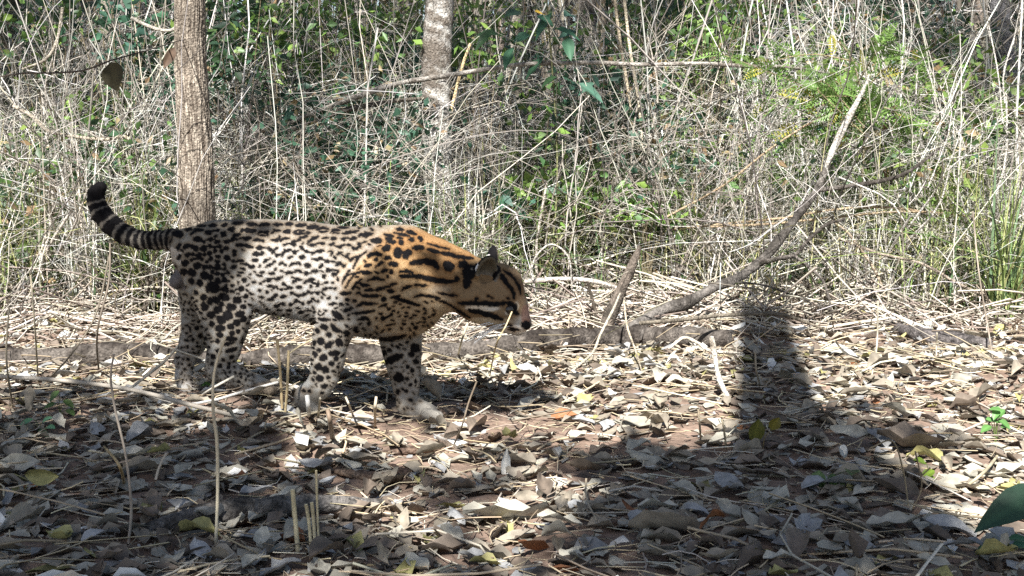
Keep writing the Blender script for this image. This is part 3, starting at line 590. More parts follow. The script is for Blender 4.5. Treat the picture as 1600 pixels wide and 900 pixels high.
Y2 = 4.5; b2 = np.array([at(684, 300, Y2)[0], Y2, 0]); b2[2] = float(gz(b2[0], Y2))
tp2 = [b2 - np.array([0, 0, .08]), at(686, 340, Y2), at(684, 240, Y2), at(682, 150, Y2), at(684, 60, Y2), at(688, 0, Y2), at(694, -150, Y2), at(680, -500, Y2), at(700, -1200, Y2)]
crown = [b2 + np.array([rng.normal(0, .6), rng.normal(.2, .6), rng.uniform(2.7, 4.4)]) for _ in range(14)]
make_tree('tree', 'smooth grey tree with blotchy whitish bark half hidden by tangled twigs', (b2[0], b2[1], 0), tp2, [.066, .056, .054, .053, .052, .05, .046, .036, .02], crown, .35, 60, .07, (.52, .50, .46), (.13, .11, .09), 48, 240, .05, 60, seed=9)
Y3 = 5.6; b3 = at(1585, 300, Y3); b3[2] = float(gz(b3[0], Y3))
make_tree('tree', 'dark leaning tree rising through the dry stems beside the feathery sapling', (b3[0], b3[1], 0), [b3 - np.array([0, 0, .1]), at(1590, 260, Y3), at(1572, 100, Y3), at(1560, 0, Y3), at(1530, -300, Y3), at(1510, -700, Y3)], [.05, .045, .042, .04, .03, .015],
          [b3 + np.array([rng.normal(-.3, .5), rng.normal(.3, .5), rng.uniform(2.2, 3.6)]) for _ in range(10)], .35, 60, .07, (.22, .21, .21), (.09, .085, .085), 24, 100, .07, 30, seed=12)
for i, (px, Y, lean, r, lb, cc) in enumerate([(148, 4.9, 20, .022, 'pale thin sapling trunk behind the hanging dead leaf', (.45, .40, .32)), (428, 6.6, -25, .04, 'dark trunk deep in the thicket between the fissured tree and the blotchy tree', (.13, .11, .09)), (905, 7.2, 15, .05, 'grey trunk deep in the thicket behind the tall straw canes', (.22, .19, .16)),
                                              (1140, 6.4, -18, .035, 'brown trunk deep in the thicket behind the feathery sapling', (.17, .14, .11)), (25, 5.7, -10, .04, 'dark mossy trunk behind the grassy edge of the thicket', (.12, .12, .08)), (1455, 7.4, 12, .05, 'grey trunk behind the arching orange canes', (.2, .19, .18))]):
    bb = at(px, 300, Y); bb[2] = float(gz(bb[0], Y))
    make_tree('tree', lb, (bb[0], bb[1], 0), [bb - np.array([0, 0, .1]), at(px + lean * .3, 220, Y), at(px + lean, 60, Y), at(px + lean * .8, -80, Y), at(px + lean * 1.5, -600, Y)], [r * 1.2, r, r * .95, r * .9, r * .5],
              [bb + np.array([rng.normal(0, .5), rng.normal(.2, .5), rng.uniform(1.9, 3.3)]) for _ in range(7)], .33, 60, .06, cc, np.array(cc) * .45, 14, 60, .08, 40, seed=20 + i)

# ---- fallen log, dead branch, stubs
lp = [on_ground(-70, 572, .002), on_ground(60, 566, .006), on_ground(200, 566, .018), on_ground(330, 576, .010), on_ground(470, 574, .024), on_ground(590, 573, .024), on_ground(720, 566, .024), on_ground(850, 552, .025), on_ground(980, 544, .025), on_ground(1080, 543, .024), on_ground(1140, 544, .021)]
tag(limb_obj('fallen_log', lp, [.036, .036, .034, .032, .031, .030, .032, .035, .035, .032, .024], (.125, .108, .092), (.032, .026, .022), sides=30, n=360, rough=.17, scale=45, seed=31), 'long thin fallen log lying behind the walking ocelot', 'log')
br = empty('dead_branch', tuple(ground(985, 540))); tag(br, 'forked dead branch rising from the fallen log into the thicket', 'branch'); bo = np.array(br.location)
def off(pts): return [np.asarray(p) - bo for p in pts]
Yb = ground(985, 540)[1]
limb_obj('limb', off([at(905, 556, Yb - .10), at(950, 530, Yb - .04), at(1005, 500, Yb + .02), at(1040, 482, Yb + .06), at(1072, 474, Yb + .1), at(1118, 448, Yb + .17), at(1150, 436, Yb + .2), at(1195, 402, Yb + .28), at(1238, 348, Yb + .34), at(1277, 295, Yb + .38), at(1300, 238, Yb + .42), at(1328, 180, Yb + .45), at(1352, 135, Yb + .47), at(1357, 118, Yb + .47)]),
         [.008, .014, .017, .0185, .017, .015, .0135, .0125, .0115, .010, .006, .002], (.17, .152, .134), (.048, .042, .036), br, sides=18, n=260, rough=.22, scale=55, seed=33)
limb_obj('bleached_tip', off([at(1290, 262, Yb + .392), at(1300, 238, Yb + .41), at(1314, 208, Yb + .425), at(1328, 180, Yb + .44), at(1352, 135, Yb + .46), at(1358, 116, Yb + .46)]), [.004, .0122, .0118, .0105, .0065, .002], (.50, .475, .43), (.30, .27, .23), br, sides=14, n=80, rough=.12, scale=60, seed=34)
for pts, r0, r1 in [([(1278, 297, .38), (1325, 291, .40), (1375, 283, .40), (1412, 272, .40), (1440, 254, .42), (1468, 232, .44)], .0085, .004),
                    ([(1182, 413, .26), (1215, 404, .2), (1242, 398, .16), (1262, 376, .14), (1290, 352, .13), (1320, 342, .13)], .0085, .004),
                    ([(1240, 399, .16), (1262, 415, .13), (1285, 438, .1), (1296, 470, .08), (1300, 500, .06)], .006, .003),
                    ([(1055, 478, .07), (1030, 495, .04), (1010, 508, -.04), (1000, 530, -.1)], .008, .005),
                    ([(1130, 440, .2), (1190, 445, .15), (1240, 462, .1), (1290, 482, .06), (1350, 500, .05)], .004, .002)]:
    limb_obj('side_branch', off([at(x, y, Yb + d) for x, y, d in pts]), np.linspace(r0, r1, len(pts)), (.15, .132, .115), (.045, .038, .032), br, sides=10, n=60, rough=.12, scale=80, seed=35)
Ys = ground(945, 535)[1]
tag(limb_obj('branch_stub', [at(940, 538, Ys - .02), at(952, 497, Ys), at(968, 458, Ys + .02), at(986, 418, Ys + .03), at(1000, 385, Ys + .05)], [.022, .021, .018, .015, .007], (.16, .13, .105), (.06, .05, .04), sides=18, n=80, rough=.12, scale=60, seed=37), 'dark broken branch stub jutting up from the fallen log', 'branch')
tag(limb_obj('leaning_stick', [at(928, 545, Ys - .05), at(932, 500, Ys + .05), at(926, 470, Ys + .1), at(918, 440, Ys + .12)], [.007, .006, .005, .003], (.12, .10, .08), (.05, .04, .03), sides=8, n=40, seed=38), 'thin dark stick leaning beside the broken stub', 'stick')
tag(limb_obj('broken_stick', [ground(1143, 632) + np.array([0, 0, .004]), at(1126, 598, ground(1140, 625)[1]), at(1118, 562, ground(1140, 625)[1] + .02), at(1112, 526, ground(1140, 625)[1] + .03)], [.005, .008, .0078, .0065], (.50, .46, .39), (.22, .18, .14), sides=12, n=60, rough=.2, scale=90, seed=39), 'short bleached broken stick standing in front of the fallen log end', 'stick')
rl = [on_ground(1325, 492, .012), on_ground(1385, 518, .018), on_ground(1432, 538, .022), on_ground(1487, 546, .022), on_ground(1545, 553, .02)]
tag(limb_obj('charred_log', rl, [.010, .018, .024, .024, .018], (.17, .15, .14), (.045, .04, .038), sides=22, n=120, rough=.16, scale=50, seed=40), 'short charred grey log lying at the thicket edge', 'log')
nl = [on_ground(215, 842, .006), on_ground(270, 832, .014), on_ground(350, 822, .018), on_ground(440, 812, .018), on_ground(520, 803, .015), on_ground(600, 796, .008)]
tag(limb_obj('half_buried_log', nl, [.008, .016, .021, .021, .018, .008], (.17, .155, .14), (.05, .045, .04), sides=22, n=140, rough=.16, scale=60, seed=41), 'dark grey half buried log in the shaded leaf litter', 'log')
for pts, r, lb in [([(525, 742), (560, 748), (600, 752), (640, 756)], .011, 'curled brown bark strip beside the upright twig stub'), ([(540, 722), (585, 732), (640, 748)], .010, 'second brown bark strip lying against the first'), ([(600, 712), (680, 704), (760, 690), (795, 676)], .009, 'reddish root ridge below the paws of the ocelot'), ([(905, 832), (980, 822), (1045, 815)], .008, 'dark rotten stick under curled leaves in the shade')]:
    tag(limb_obj('bark_strip' if 'bark' in lb else 'stick', [on_ground(x, y, r * .5) for x, y in pts], [r * .5, r, r, r * .5][:max(3, len(pts))], (.24, .17, .12), (.09, .06, .045), sides=14, n=60, rough=.2, scale=80, seed=int(r * 1e4)), lb, 'bark' if 'bark' in lb else 'stick')
# long boughs held in the thicket
def bough(name, pts, Y, r, C, C2, label, cat_, n=120, sides=10, seed=50, rough=.1):
    P = [at(x, y, Y + (d[0] if d else 0)) for x, y, *d in pts]
    return tag(limb_obj(name, P, [q * Y / F_PX for q in r], C, C2, sides=sides, n=n, rough=rough, scale=60, seed=seed), label, cat_)
bough('dead_bough', [(370, 232, .2), (480, 180, .1), (555, 153), (620, 131), (680, 121), (730, 113), (800, 102), (860, 99), (930, 98), (1010, 101), (1090, 99), (1160, 103), (1240, 106), (1300, 116, .2)], 4.35, [2.4, 3.6, 4, 4, 3.9, 3.7, 3.6, 3.4, 3.4, 3.2, 3, 2.8, 2.4, 1.6], (.36, .33, .29), (.13, .11, .09), 'long grey dead bough hung level across the thicket', 'branch', 200)
bough('dead_bough', [(440, 210, .1), (520, 178), (600, 160), (680, 152, .1)], 4.4, [3, 4.5, 4, 2], (.22, .19, .15), (.09, .075, .06), 'short dark dead bough under the long level bough', 'branch')
for k, (pts, w_) in enumerate([([(1050, 358, .2), (1130, 350, .1), (1220, 341), (1300, 328), (1390, 324), (1480, 340, .1), (1560, 366, .2), (1640, 405, .3)], 2.0), ([(1110, 354), (1200, 350), (1300, 340), (1400, 331), (1500, 336, .1), (1620, 362, .2)], 1.8), ([(1040, 340, .1), (1130, 290), (1200, 235), (1270, 190), (1330, 165, .1)], 1.7)]):
    bough('arching_cane', pts, 4.15, [w_ * 1.2] + [w_] * (len(pts) - 2) + [w_ * .6], (.40, .31, .20), (.26, .19, .12), ['orange dry cane arching low over the charred log', 'second orange cane running just under the arching one', 'orange cane slanting up towards the feathery sapling'][k], 'cane', 80, 6, 60 + k, .03)
for k, (pts, Y, w_, cc, lb) in enumerate([
    ([(735, 68), (722, 105), (708, 160), (697, 210), (690, 242)], 4.5, 2.6, (.58, .44, .25), 'tan straw cane crossing in front of the blotchy tree'),
    ([(957, -30), (968, 60), (978, 120), (986, 172)], 4.5, 2.6, (.55, .46, .33), 'tall straw cane ending short beside the level bough'),
    ([(972, -30), (985, 80), (998, 160), (1004, 232)], 4.5, 2.6, (.58, .50, .37), 'tall straw cane hanging past the level bough'),
    ([(20, 165), (50, 182), (76, 205), (120, 214), (165, 218), (196, 214), (215, 236)], 4.2, 2.8, (.36, .31, .24), 'pale crooked twig below the hanging dead leaf'),
    ([(205, 28), (235, 42), (262, 48), (285, 40)], 4.2, 3, (.36, .33, .28), 'short pale twig ending against the fissured tree'),
    ([(98, 12), (90, 60), (72, 92), (35, 108)], 4.2, 2.4, (.34, .30, .24), 'bent pale twig hooking above the dark vine'),
    ([(166, 185), (168, 235), (185, 275), (200, 310)], 4.5, 4.5, (.50, .50, .48), 'whitish crooked stem behind the tail tip'),
    ([(560, 222), (610, 262), (645, 300)], 4.4, 2.8, (.52, .47, .42), 'grey twig slanting down in front of the dark thicket'),
    ([(820, 440), (880, 436), (930, 440), (970, 452)], 4.0, 4, (.52, .46, .40), 'grey bent twig resting behind the ocelot head'),
    ([(828, 430), (838, 400), (862, 382), (888, 402), (894, 450)], 3.95, 1.5, (.50, .46, .40), 'bleached twig looped over behind the ocelot head'),
    ([(1000, 505, -.15), (1060, 500, -.1), (1140, 492, 0), (1220, 492, .05), (1290, 515, .1)], 3.45, 3.2, (.20, .17, .13), 'thin dark twig lying across the dead branch foot'),
    ([(896, 578, -.45), (926, 551, -.3), (938, 523, -.2), (958, 484, -.1), (969, 458, 0)], 3.5, 2.0, (.55, .49, .38), 'pale curved vine hanging in front of the fallen log'),
    ([(975, 470, -.1), (980, 510, -.2), (992, 545, -.3), (1003, 580, -.45)], 3.5, 1.6, (.45, .38, .28), 'thin drooping vine beside the broken stub'),
    ([(1045, 545, -.2), (1068, 528, -.2), (1090, 536, -.2), (1110, 548, -.2), (1160, 552, -.15)], 3.2, 2.6, (.62, .55, .45), 'pale looped root by the bleached stick'),
    ([(1395, 530), (1375, 440), (1330, 370), (1300, 345)], 4.0, 2.2, (.45, .36, .26), 'brown dry cane leaning over the charred log'),
    ([(1310, 372), (1370, 395), (1440, 412), (1500, 445), (1560, 470)], 4.0, 2.4, (.40, .33, .26), 'brown crooked twig sagging above the charred log')]):
    bough('dry_twig' if 'cane' not in lb else 'straw_cane', pts, Y, [w_] * (len(pts) - 1) + [w_ * .6], cc, np.array(cc) * .6, lb, 'cane' if 'cane' in lb else 'twig', 60, 7, 70 + k, .07)

# ================================================================== LEAF LITTER
def leaf_tpl(seed, L=1., W=.5, bend=.3, cup=.3, nl=7, nw=5, ragged=.11):
    r = np.random.default_rng(seed); t = np.linspace(0, 1, nl); s = np.linspace(-1, 1, nw)
    prof = np.sin(math.pi * np.clip(t, 0, 1) ** r.uniform(.7, 1.1)) ** .75; prof[0] = .04; prof[-1] = .03
    TT, SS = np.meshgrid(t, s, indexing='ij'); hw = W * .5 * prof[:, None] * (1 + ragged * r.normal(size=(nl, nw)))
    x = (TT - .5) * L; y = SS * hw + .04 * W * np.sin(3 * t)[:, None]
    cupk = cup * r.uniform(.2, 2.2) * r.choice([-1, 1, 1]); ben = bend * r.uniform(-1.6, 1.8); tw = r.uniform(-1.1, 1.1)
    z = cupk * np.abs(SS) ** 1.6 * hw * 1.6 + ben * (TT - .5) ** 2 * L * 1.6 + tw * (TT - .5) * y + .025 * r.normal(size=(nl, nw)) * L * .8
    z = z - .012 * (SS == 0) * L
    # roll the rim over on strongly curled leaves
    y = y * (1 - .3 * np.abs(cupk) * np.abs(SS) ** 2)
    z = z + .05 * np.sin(TT * r.uniform(4, 11) + r.uniform(0, 6)) * SS
    if seed % 3 == 0: x = np.where(TT > .75, x - (TT - .75) * L * r.uniform(.3, .9) * (1 + .6 * np.sin(7 * SS + r.uniform(0, 6))), x)
    V = np.stack([x, y, z], -1).reshape(-1, 3); i = np.arange(nl * nw).reshape(nl, nw)
    Q = np.stack([i[:-1, :-1], i[1:, :-1], i[1:, 1:], i[:-1, 1:]], -1).reshape(-1, 4); mid = np.abs(SS).reshape(-1)
    return V, Q, mid
LK = {  # kind: colour, cup, bend, width ratio
    'cream': ((.40, .37, .30), .22, .18, .52), 'silver': ((.33, .325, .315), .2, .18, .50), 'tan': ((.28, .24, .185), .30, .26, .46),
    'brown': ((.165, .13, .10), .40, .35, .48), 'olive': ((.34, .31, .13), .30, .25, .50), 'bleached': ((.66, .64, .59), .5, .45, .45), 'rust': ((.30, .13, .06), .5, .4, .5)}
LAB = {'cream': ('flat cream coloured dry leaf lying in the leaf litter', 'cream fallen leaves'), 'silver': ('silvery grey dry leaf showing its underside in the litter', 'silvery fallen leaves'), 'tan': ('tan curled dry leaf lying in the leaf litter', 'tan curled fallen leaves'),
       'brown': ('dark brown crumpled dry leaf in the leaf litter', 'dark brown fallen leaves'), 'olive': ('yellowish olive fallen leaf in the leaf litter', 'olive fallen leaves'), 'bleached': ('bleached nearly white curled leaf on the litter', 'bleached fallen leaves'), 'rust': ('rust red dry leaf in the leaf litter', 'rust red fallen leaves')}
SHORT = {'cream': 'cream coloured dry leaf lying', 'silver': 'silvery grey dry leaf lying', 'tan': 'tan curled dry leaf lying', 'brown': 'dark brown crumpled leaf lying', 'olive': 'yellowish olive fallen leaf lying', 'bleached': 'bleached almost white dry leaf lying', 'rust': 'rust red dry leaf lying'}
LP = [.28, .14, .31, .225, .02, .02, .005]; LN = list(LK)
tpl = {}
for k, (c, cup, bend, wr) in LK.items():
    for v in range(8):
        V, Q, mid = leaf_tpl(hash(k) % 97 * 0 + LN.index(k) * 50 + v, 1, wr, bend, cup)
        cc = np.array(c) * (1.0 + .12 * (mid < .1))[:, None] * np.random.default_rng(v).uniform(.85, 1.1, (len(V), 1))
        o = mk('fallen_leaf', V, Q, cc, M_DRY); tpl[k, v] = (V, Q, cc, o.data); bpy.data.objects.remove(o)
def rotm(yaw, tx, ty):
    return Matrix.Rotation(yaw, 3, 'Z') @ Matrix.Rotation(tx, 3, 'X') @ Matrix.Rotation(ty, 3, 'Y')
def put_leaf(k, v, p, L, yaw, tx=0, ty=0, label=None, group=None, name='fallen_leaf'):
    o = bpy.data.objects.new(name, tpl[k, v][3]); col.objects.link(o); o.location = p; o.scale = (L, L, L); o.rotation_euler = rotm(yaw, tx, ty).to_euler()
    return tag(o, label or LAB[k][0], 'leaf', group or LAB[k][1])
catbox = [(C0 + HD * x)[:2] for x in np.linspace(-.3, .3, 9)]
cnt = 0; tries = 0; taken = []
def area_of(px, py):
    if py < 600: return 'beside the fallen log' if px < 1150 else 'below the charred log'
    if px < 480: return 'around the tall jointed stalk' if py > 700 else 'near the long dry stem'
    if px < 830: return 'near the half buried log' if py > 700 else 'by the forepaws of the ocelot'
    if 1110 < px < 1330: return 'inside the trunk shadow'
    if px < 1110: return 'next to the trunk shadow' if py > 690 else 'in the sun before the bleached stick'
    return 'around the big green leaf plant' if py > 700 else 'in the sun near the green seedling'
while cnt < 285 and tries < 6000:
    tries += 1
    px, py = rng.uniform(-20, 1620), 560 + 345 * rng.random() ** .8
    p = ground(px, py)
    if any(np.hypot(p[0] - q[0], p[1] - q[1]) < .045 for q in _paws): continue
    if any(np.hypot(p[0] - q[0], p[1] - q[1]) < .05 for q in taken): continue
    if 560 < px < 900 and 625 < py < 700 and rng.random() < .55: continue       # bare soil patch
    taken.append(p); k = LN[rng.choice(len(LN), p=LP)]; L = rng.uniform(.045, .095)
    if k == 'olive': L *= .9
    steep = rng.random() < .16
    tx, ty = (rng.normal(0, .5), rng.normal(0, .45)) if steep else (rng.normal(0, .14), rng.normal(0, .11))
    p[2] += .010 + .012 * rng.random() + abs(ty) * L * .3 + abs(tx) * L * .15
    ar = area_of(px, py); put_leaf(k, int(rng.integers(8)), p, L, rng.uniform(0, 6.28), tx, ty, SHORT[k] + ' ' + ar, 'fallen leaves ' + ar); cnt += 1
# named leaves of the photograph
def own_leaf(px, py, k, v, L, yaw, tx, ty, lift, label):
    p = ground(px, py); p[2] += lift; put_leaf(k, v, p, L, yaw, tx, ty, label, None)
for a in [(1295, 770, 'silver', 2, .105, .1, -.25, 0, .022, 'large pale lavender grey leaf propped in the deep shade'), (250, 722, 'olive', 1, .055, .8, -.5, .1, .022, 'small lemon yellow fallen leaf in the shaded litter'), (792, 742, 'bleached', 3, .06, 1.5, 0, -1.2, .022, 'thin white leaf standing on edge in the litter'),
          (790, 820, 'cream', 2, .15, .2, -.15, 0, .015, 'big broad yellowish cream leaf torn along its edge'), (755, 770, 'tan', 5, .10, .1, -.2, .1, .016, 'broad khaki leaf with ragged lower edge'), (600, 826, 'brown', 3, .075, .3, -.5, 0, .02, 'brown round leaf with pale rim propped upright'),
          (1040, 845, 'tan', 6, .13, .25, -.3, .15, .02, 'long arched tan leaf over a rotten stick'), (920, 612, 'brown', 4, .07, .1, -.2, .1, .015, 'curled brown leaf on the sunlit litter'), (1430, 712, 'brown', 6, .15, -.35, -.1, .05, .02, 'long brown boat shaped leaf in the shade'),
          (410, 540, 'cream', 5, .065, .1, -.5, 0, .025, 'cream green leaf resting by the log behind the hind leg'), (705, 676, 'bleached', 1, .09, .1, -.15, .05, .015, 'bright white leaf below the forepaw of the ocelot'), (215, 590, 'silver', 5, .08, .2, -.4, 0, .02, 'grey leaf slab by the lit end of the log')]:
    own_leaf(*a)
# the rest of the litter
lt = MB()
def litter(n, ymin, ymax, Lr, cols_p, tilt=.25, lift=.02):
    Y = np.sqrt(rng.uniform(ymin ** 2, ymax ** 2, n)); n = len(Y); X = rng.uniform(-1, 1, n) * (.47 * Y + .15); k_ = rng.random(n) < .2; X = np.where(k_, np.sign(X) * (.47 * Y + .15 + rng.random(n)), X); kk = rng.choice(len(LN), n, p=cols_p)
    for k in range(len(LN)):
        for v in range(8):
            s = np.nonzero((kk == k))[0]; s = s[s % 8 == v]
            if not len(s): continue
            V, Q, cc, _ = tpl[LN[k], v]
            sel = np.arange(35).reshape(7, 5)[::2, ::2].ravel(); V = V[sel]; cc = cc[sel]; i = np.arange(12).reshape(4, 3)
            Qs = np.stack([i[:-1, :-1], i[1:, :-1], i[1:, 1:], i[:-1, 1:]], -1).reshape(-1, 4)
            L = rng.uniform(*Lr, len(s)); yw = rng.uniform(0, 6.28, len(s)); a, b = rng.normal(0, tilt, len(s)), rng.normal(0, tilt, len(s))
            P = V[None] * L[:, None, None]
            P = np.stack([P[..., 0] * np.cos(yw)[:, None] - P[..., 1] * np.sin(yw)[:, None], P[..., 0] * np.sin(yw)[:, None] + P[..., 1] * np.cos(yw)[:, None], P[..., 2]], -1)
            P[..., 2] += P[..., 0] * a[:, None] + P[..., 1] * b[:, None]
            P[..., 0] += X[s][:, None]; P[..., 1] += Y[s][:, None]; g_ = gz(P[..., 0], P[..., 1])
            P[..., 2] = np.maximum(P[..., 2] + gz(X[s], Y[s])[:, None] + lift * rng.random((len(s), 1)), g_ + .002 + .006 * rng.random((len(s), 1)))
            # keep the worn soil patch by the paws half bare
            u, v_, _ = proj(np.stack([X[s], Y[s], gz(X[s], Y[s])], -1)); keep = ~((np.abs(u - 690) < 170) & (np.abs(v_ - 662) < 32) & (rng.random(len(s)) < .75))
            keep &= ~((np.abs(u - 880) < 260) & (np.abs(v_ - 690) < 25) & (rng.random(len(s)) < .5))
            P = P[keep]; m = len(P)
            if not m: continue
            F_ = (Qs[None] + (np.arange(m) * 12)[:, None, None]).reshape(-1, 4); br_ = rng.uniform(.7, 1.2, (m, 1, 1))
            lt.add(P.reshape(-1, 3), F_, (cc[None] * br_).reshape(-1, 3))
litter(5200, 1.45, 3.4, (.035, .08), LP, .17, .012)
litter(11000, 1.45, 4.2, (.008, .03), [.20, .10, .33, .34, .01, .015, .005], .3, .010)
litter(6400, 3.0, 6.5, (.03, .075), [.36, .14, .20, .10, .05, .145, .005], .3, .03)
o = lt.build('leaf_litter', M_DRY); tag(o, 'dense litter of small dry leaves over the soil', 'leaf litter', None, 'stuff')
# straw and twig crumbs
sb = MB()
def straw(n, ymin, ymax, Lr, rr, cols, lift, tilt=.10):
    Y = np.sqrt(rng.uniform(ymin ** 2, ymax ** 2, n)); X = rng.uniform(-1, 1, n) * (.47 * Y + .2); k_ = rng.random(n) < .2; X = np.where(k_, np.sign(X) * (.47 * Y + .2 + rng.random(n)), X); L = rng.uniform(*Lr, n); a = rng.uniform(0, 6.28, n)
    d = np.stack([np.cos(a), np.sin(a), rng.normal(0, tilt, n)], -1); bend = rng.normal(0, .12, (n, 1)) * L[:, None]
    t = np.linspace(-.5, .5, 4); P = np.stack([X, Y, 0 * X], -1)[:, None, :] + d[:, None, :] * (L[:, None] * t)[:, :, None]
    P += (np.stack([-d[:, 1], d[:, 0], .4 * np.abs(d[:, 0])], -1) * bend)[:, None, :] * (1 - 4 * t ** 2)[None, :, None]
    P[..., 2] = np.maximum(P[..., 2] + gz(X, Y)[:, None] + lift * rng.random((n, 1)) + .004, gz(P[..., 0], P[..., 1]) + .003)
    tubes(sb, P, rng.uniform(*rr, n), pal(cols, n, .25), 3)
STR = [(.58, .48, .32), (.50, .40, .26), (.62, .56, .45), (.40, .32, .22), (.30, .24, .18)]
straw(4000, 1.5, 3.4, (.015, .10), (.0006, .0016), STR, .02)
straw(260, 1.5, 3.3, (.12, .3), (.0012, .0028), STR, .03)
straw(130, 3.1, 3.7, (.08, .3), (.001, .0022), STR, .07, .28)
straw(600, 3.0, 3.7, (.03, .16), (.001, .002), STR, .02)
straw(5200, 3.62, 5.4, (.05, .32), (.0012, .0034), [(.56, .51, .42), (.62, .58, .51), (.48, .42, .33), (.38, .31, .24), (.24, .19, .15)], .06, .3)
straw(1600, 3.7, 5.2, (.2, .6), (.0018, .0045), [(.60, .54, .44), (.45, .39, .32), (.28, .23, .19)], .10, .35)
o = sb.build('straw_litter', M_STRAW); tag(o, 'scattered dry straw and twig pieces on the ground', 'straw', None, 'stuff')

# ================================================================== THICKET
STRAW = [(.56, .51, .42), (.62, .59, .52), (.47, .43, .35), (.60, .585, .55), (.40, .37, .32), (.66, .645, .60)]
TWIG = [(.20, .18, .155), (.13, .115, .10), (.35, .32, .28), (.47, .44, .39), (.25, .225, .195), (.57, .54, .49), (.16, .14, .12)]
GRASS = [(.15, .21, .06), (.20, .27, .08), (.12, .19, .06), (.30, .33, .13), (.14, .22, .11), (.26, .31, .12)]
def wedge(n, y0, y1, edge=.5):
    Y = np.sqrt(rng.uniform(y0 ** 2, y1 ** 2, n)); X = rng.uniform(-1, 1, n) * (.46 * Y + edge); m = n // 4      # the strip on either side, out of view
    Y2 = np.sqrt(rng.uniform(y0 ** 2, y1 ** 2, m)); X2 = rng.choice([-1, 1], m) * (.46 * Y2 + edge + rng.uniform(0, 1.1, m)); return np.concatenate([X, X2]), np.concatenate([Y, Y2])
def front(X):                                            # where the brush begins, as the photograph shows
    return 4.15 + .18 * np.sin(X * 2.1 + 1) + .12 * np.sin(X * 5.3)
def stalk_paths(X, Y, H, lean, curve, K=7):
    n = len(X); t = np.linspace(0, 1, K); a = rng.uniform(0, 6.28, n); b = a + rng.normal(0, .8, n)
    P = np.zeros((n, K, 3)); l = np.abs(rng.normal(0, lean, n)); c = np.abs(rng.normal(0, curve, n))
    P[..., 0] = X[:, None] + H[:, None] * (l[:, None] * t * np.cos(a)[:, None] + c[:, None] * t ** 2.2 * np.cos(b)[:, None])
    P[..., 1] = Y[:, None] + H[:, None] * (l[:, None] * t * np.sin(a)[:, None] + c[:, None] * t ** 2.2 * np.sin(b)[:, None]) * .7
    P[..., 2] = gz(X, Y)[:, None] - .02 + H[:, None] * (t - .5 * (c[:, None] * t ** 1.6) * c[:, None] - .25 * l[:, None] ** 2 * t)
    P[:, 1:-1] += rng.normal(0, .008, (n, K - 2, 3)) * H[:, None, None]
    return P
# ---- standing dry stalks, the nearest of them one by one
def by(px):
    for x, t in ((110, 'near the bluish green shrub'), (285, 'behind the tail of the ocelot'), (430, 'beside the fissured tree'), (600, 'behind the back of the ocelot'), (800, 'around the blotchy tree'), (1010, 'behind the ocelot head'), (1230, 'behind the trunk shadow'), (1400, 'around the forked dead branch')):
        if px < x: return t
    return 'behind the charred log'
for n, H0, H1, ln, cv, r0, r1, lb in [(70, .5, 1.7, .14, .12, .0016, .0036, 'thin straight dry stalk standing'), (90, .5, 1.4, .38, .3, .0014, .003, 'thin leaning dry stalk'), (75, .5, 1.2, .45, .8, .0012, .0026, 'thin dry stalk bent over in an arch')]:
    X = rng.uniform(-1, 1, n) * 2.1; Y = front(X) + rng.uniform(-.15, .9, n); P = stalk_paths(X, Y, rng.uniform(H0, H1, n), ln, cv, 8); cc = pal(STRAW + TWIG[:2], n, .2); rr = rng.uniform(r0, r1, n)
    for i in range(n):
        mb = MB(); tubes(mb, P[i:i + 1] - P[i, 0], (rr[i] * np.linspace(1, .55, 8))[None], cc[i:i + 1], 5); o = mb.build('dry_stalk', M_STRAW); o.location = P[i, 0]
        w_ = by(800 + F_PX * X[i] / Y[i]); tag(o, lb + ' ' + w_, 'stalk', 'dry stalks ' + w_)
# ---- the mass behind: stalks, wandering stems, fine twigs
ms = MB()
X, Y = wedge(1500, 4.2, 9.0); k = Y > front(X) + .05; X, Y = X[k], Y[k]; px_ = 800 + F_PX * X / Y
k = rng.random(len(X)) < np.where(px_ < 280, .95, np.where(px_ < 900, .3, .6)); X, Y = X[k], Y[k]
tubes(ms, stalk_paths(X, Y, rng.uniform(.5, 2.3, len(X)), .2, .25, 6), rng.uniform(.0014, .0045, len(X)), pal(STRAW + TWIG, len(X), .3), 3)
def wander(n, y0, y1, Lr, upb, turn, rr, cols, K=9, zmax=None):
    X, Y = wedge(n, y0, y1); k = Y > front(X); X, Y = X[k], Y[k]; n = len(X)
    z = rng.random(n) ** 1.4 * (.45 + .33 * (Y - 3.5)) if zmax is None else rng.random(n) * zmax
    d = rng.normal(size=(n, 3)) * np.array([1, .7, .6]) + np.array([0, 0, upb]); d = nrm(d); L = rng.uniform(*Lr, n) / (K - 1)
    P = np.zeros((n, K, 3)); p = np.stack([X, Y, gz(X, Y) + z], -1); cv = rng.normal(size=(n, 3)) * turn
    for j in range(K):
        P[:, j] = p; p = p + d * L[:, None]; cv = cv * .75 + rng.normal(size=(n, 3)) * turn * .7; d = nrm(d + cv)
    P[..., 2] = np.maximum(P[..., 2], gz(P[..., 0], P[..., 1]) + .01)
    tubes(ms, P, rng.uniform(*rr, n)[:, None] * np.linspace(1.2, .5, K)[None], pal(cols, n, .3), 3)
wander(2600, 4.1, 7.6, (.5, 1.5), .55, .16, (.0010, .0034), TWIG + STRAW[3:], 10, .35)
wander(5200, 4.15, 7.0, (.15, .6), .1, .22, (.0007, .0022), TWIG + STRAW[2:5], 7)
wander(11000, 4.05, 5.8, (.2, .7), .1, .26, (.0005, .0011), TWIG[3:] + STRAW + STRAW, 7)
wander(6000, 4.1, 5.6, (.06, .28), .1, .3, (.0005, .0013), TWIG + STRAW, 5)
o = ms.build('thicket_undergrowth', M_STRAW); tag(o, 'tangled mass of dry stems and twigs filling the thicket', 'undergrowth', None, 'stuff')
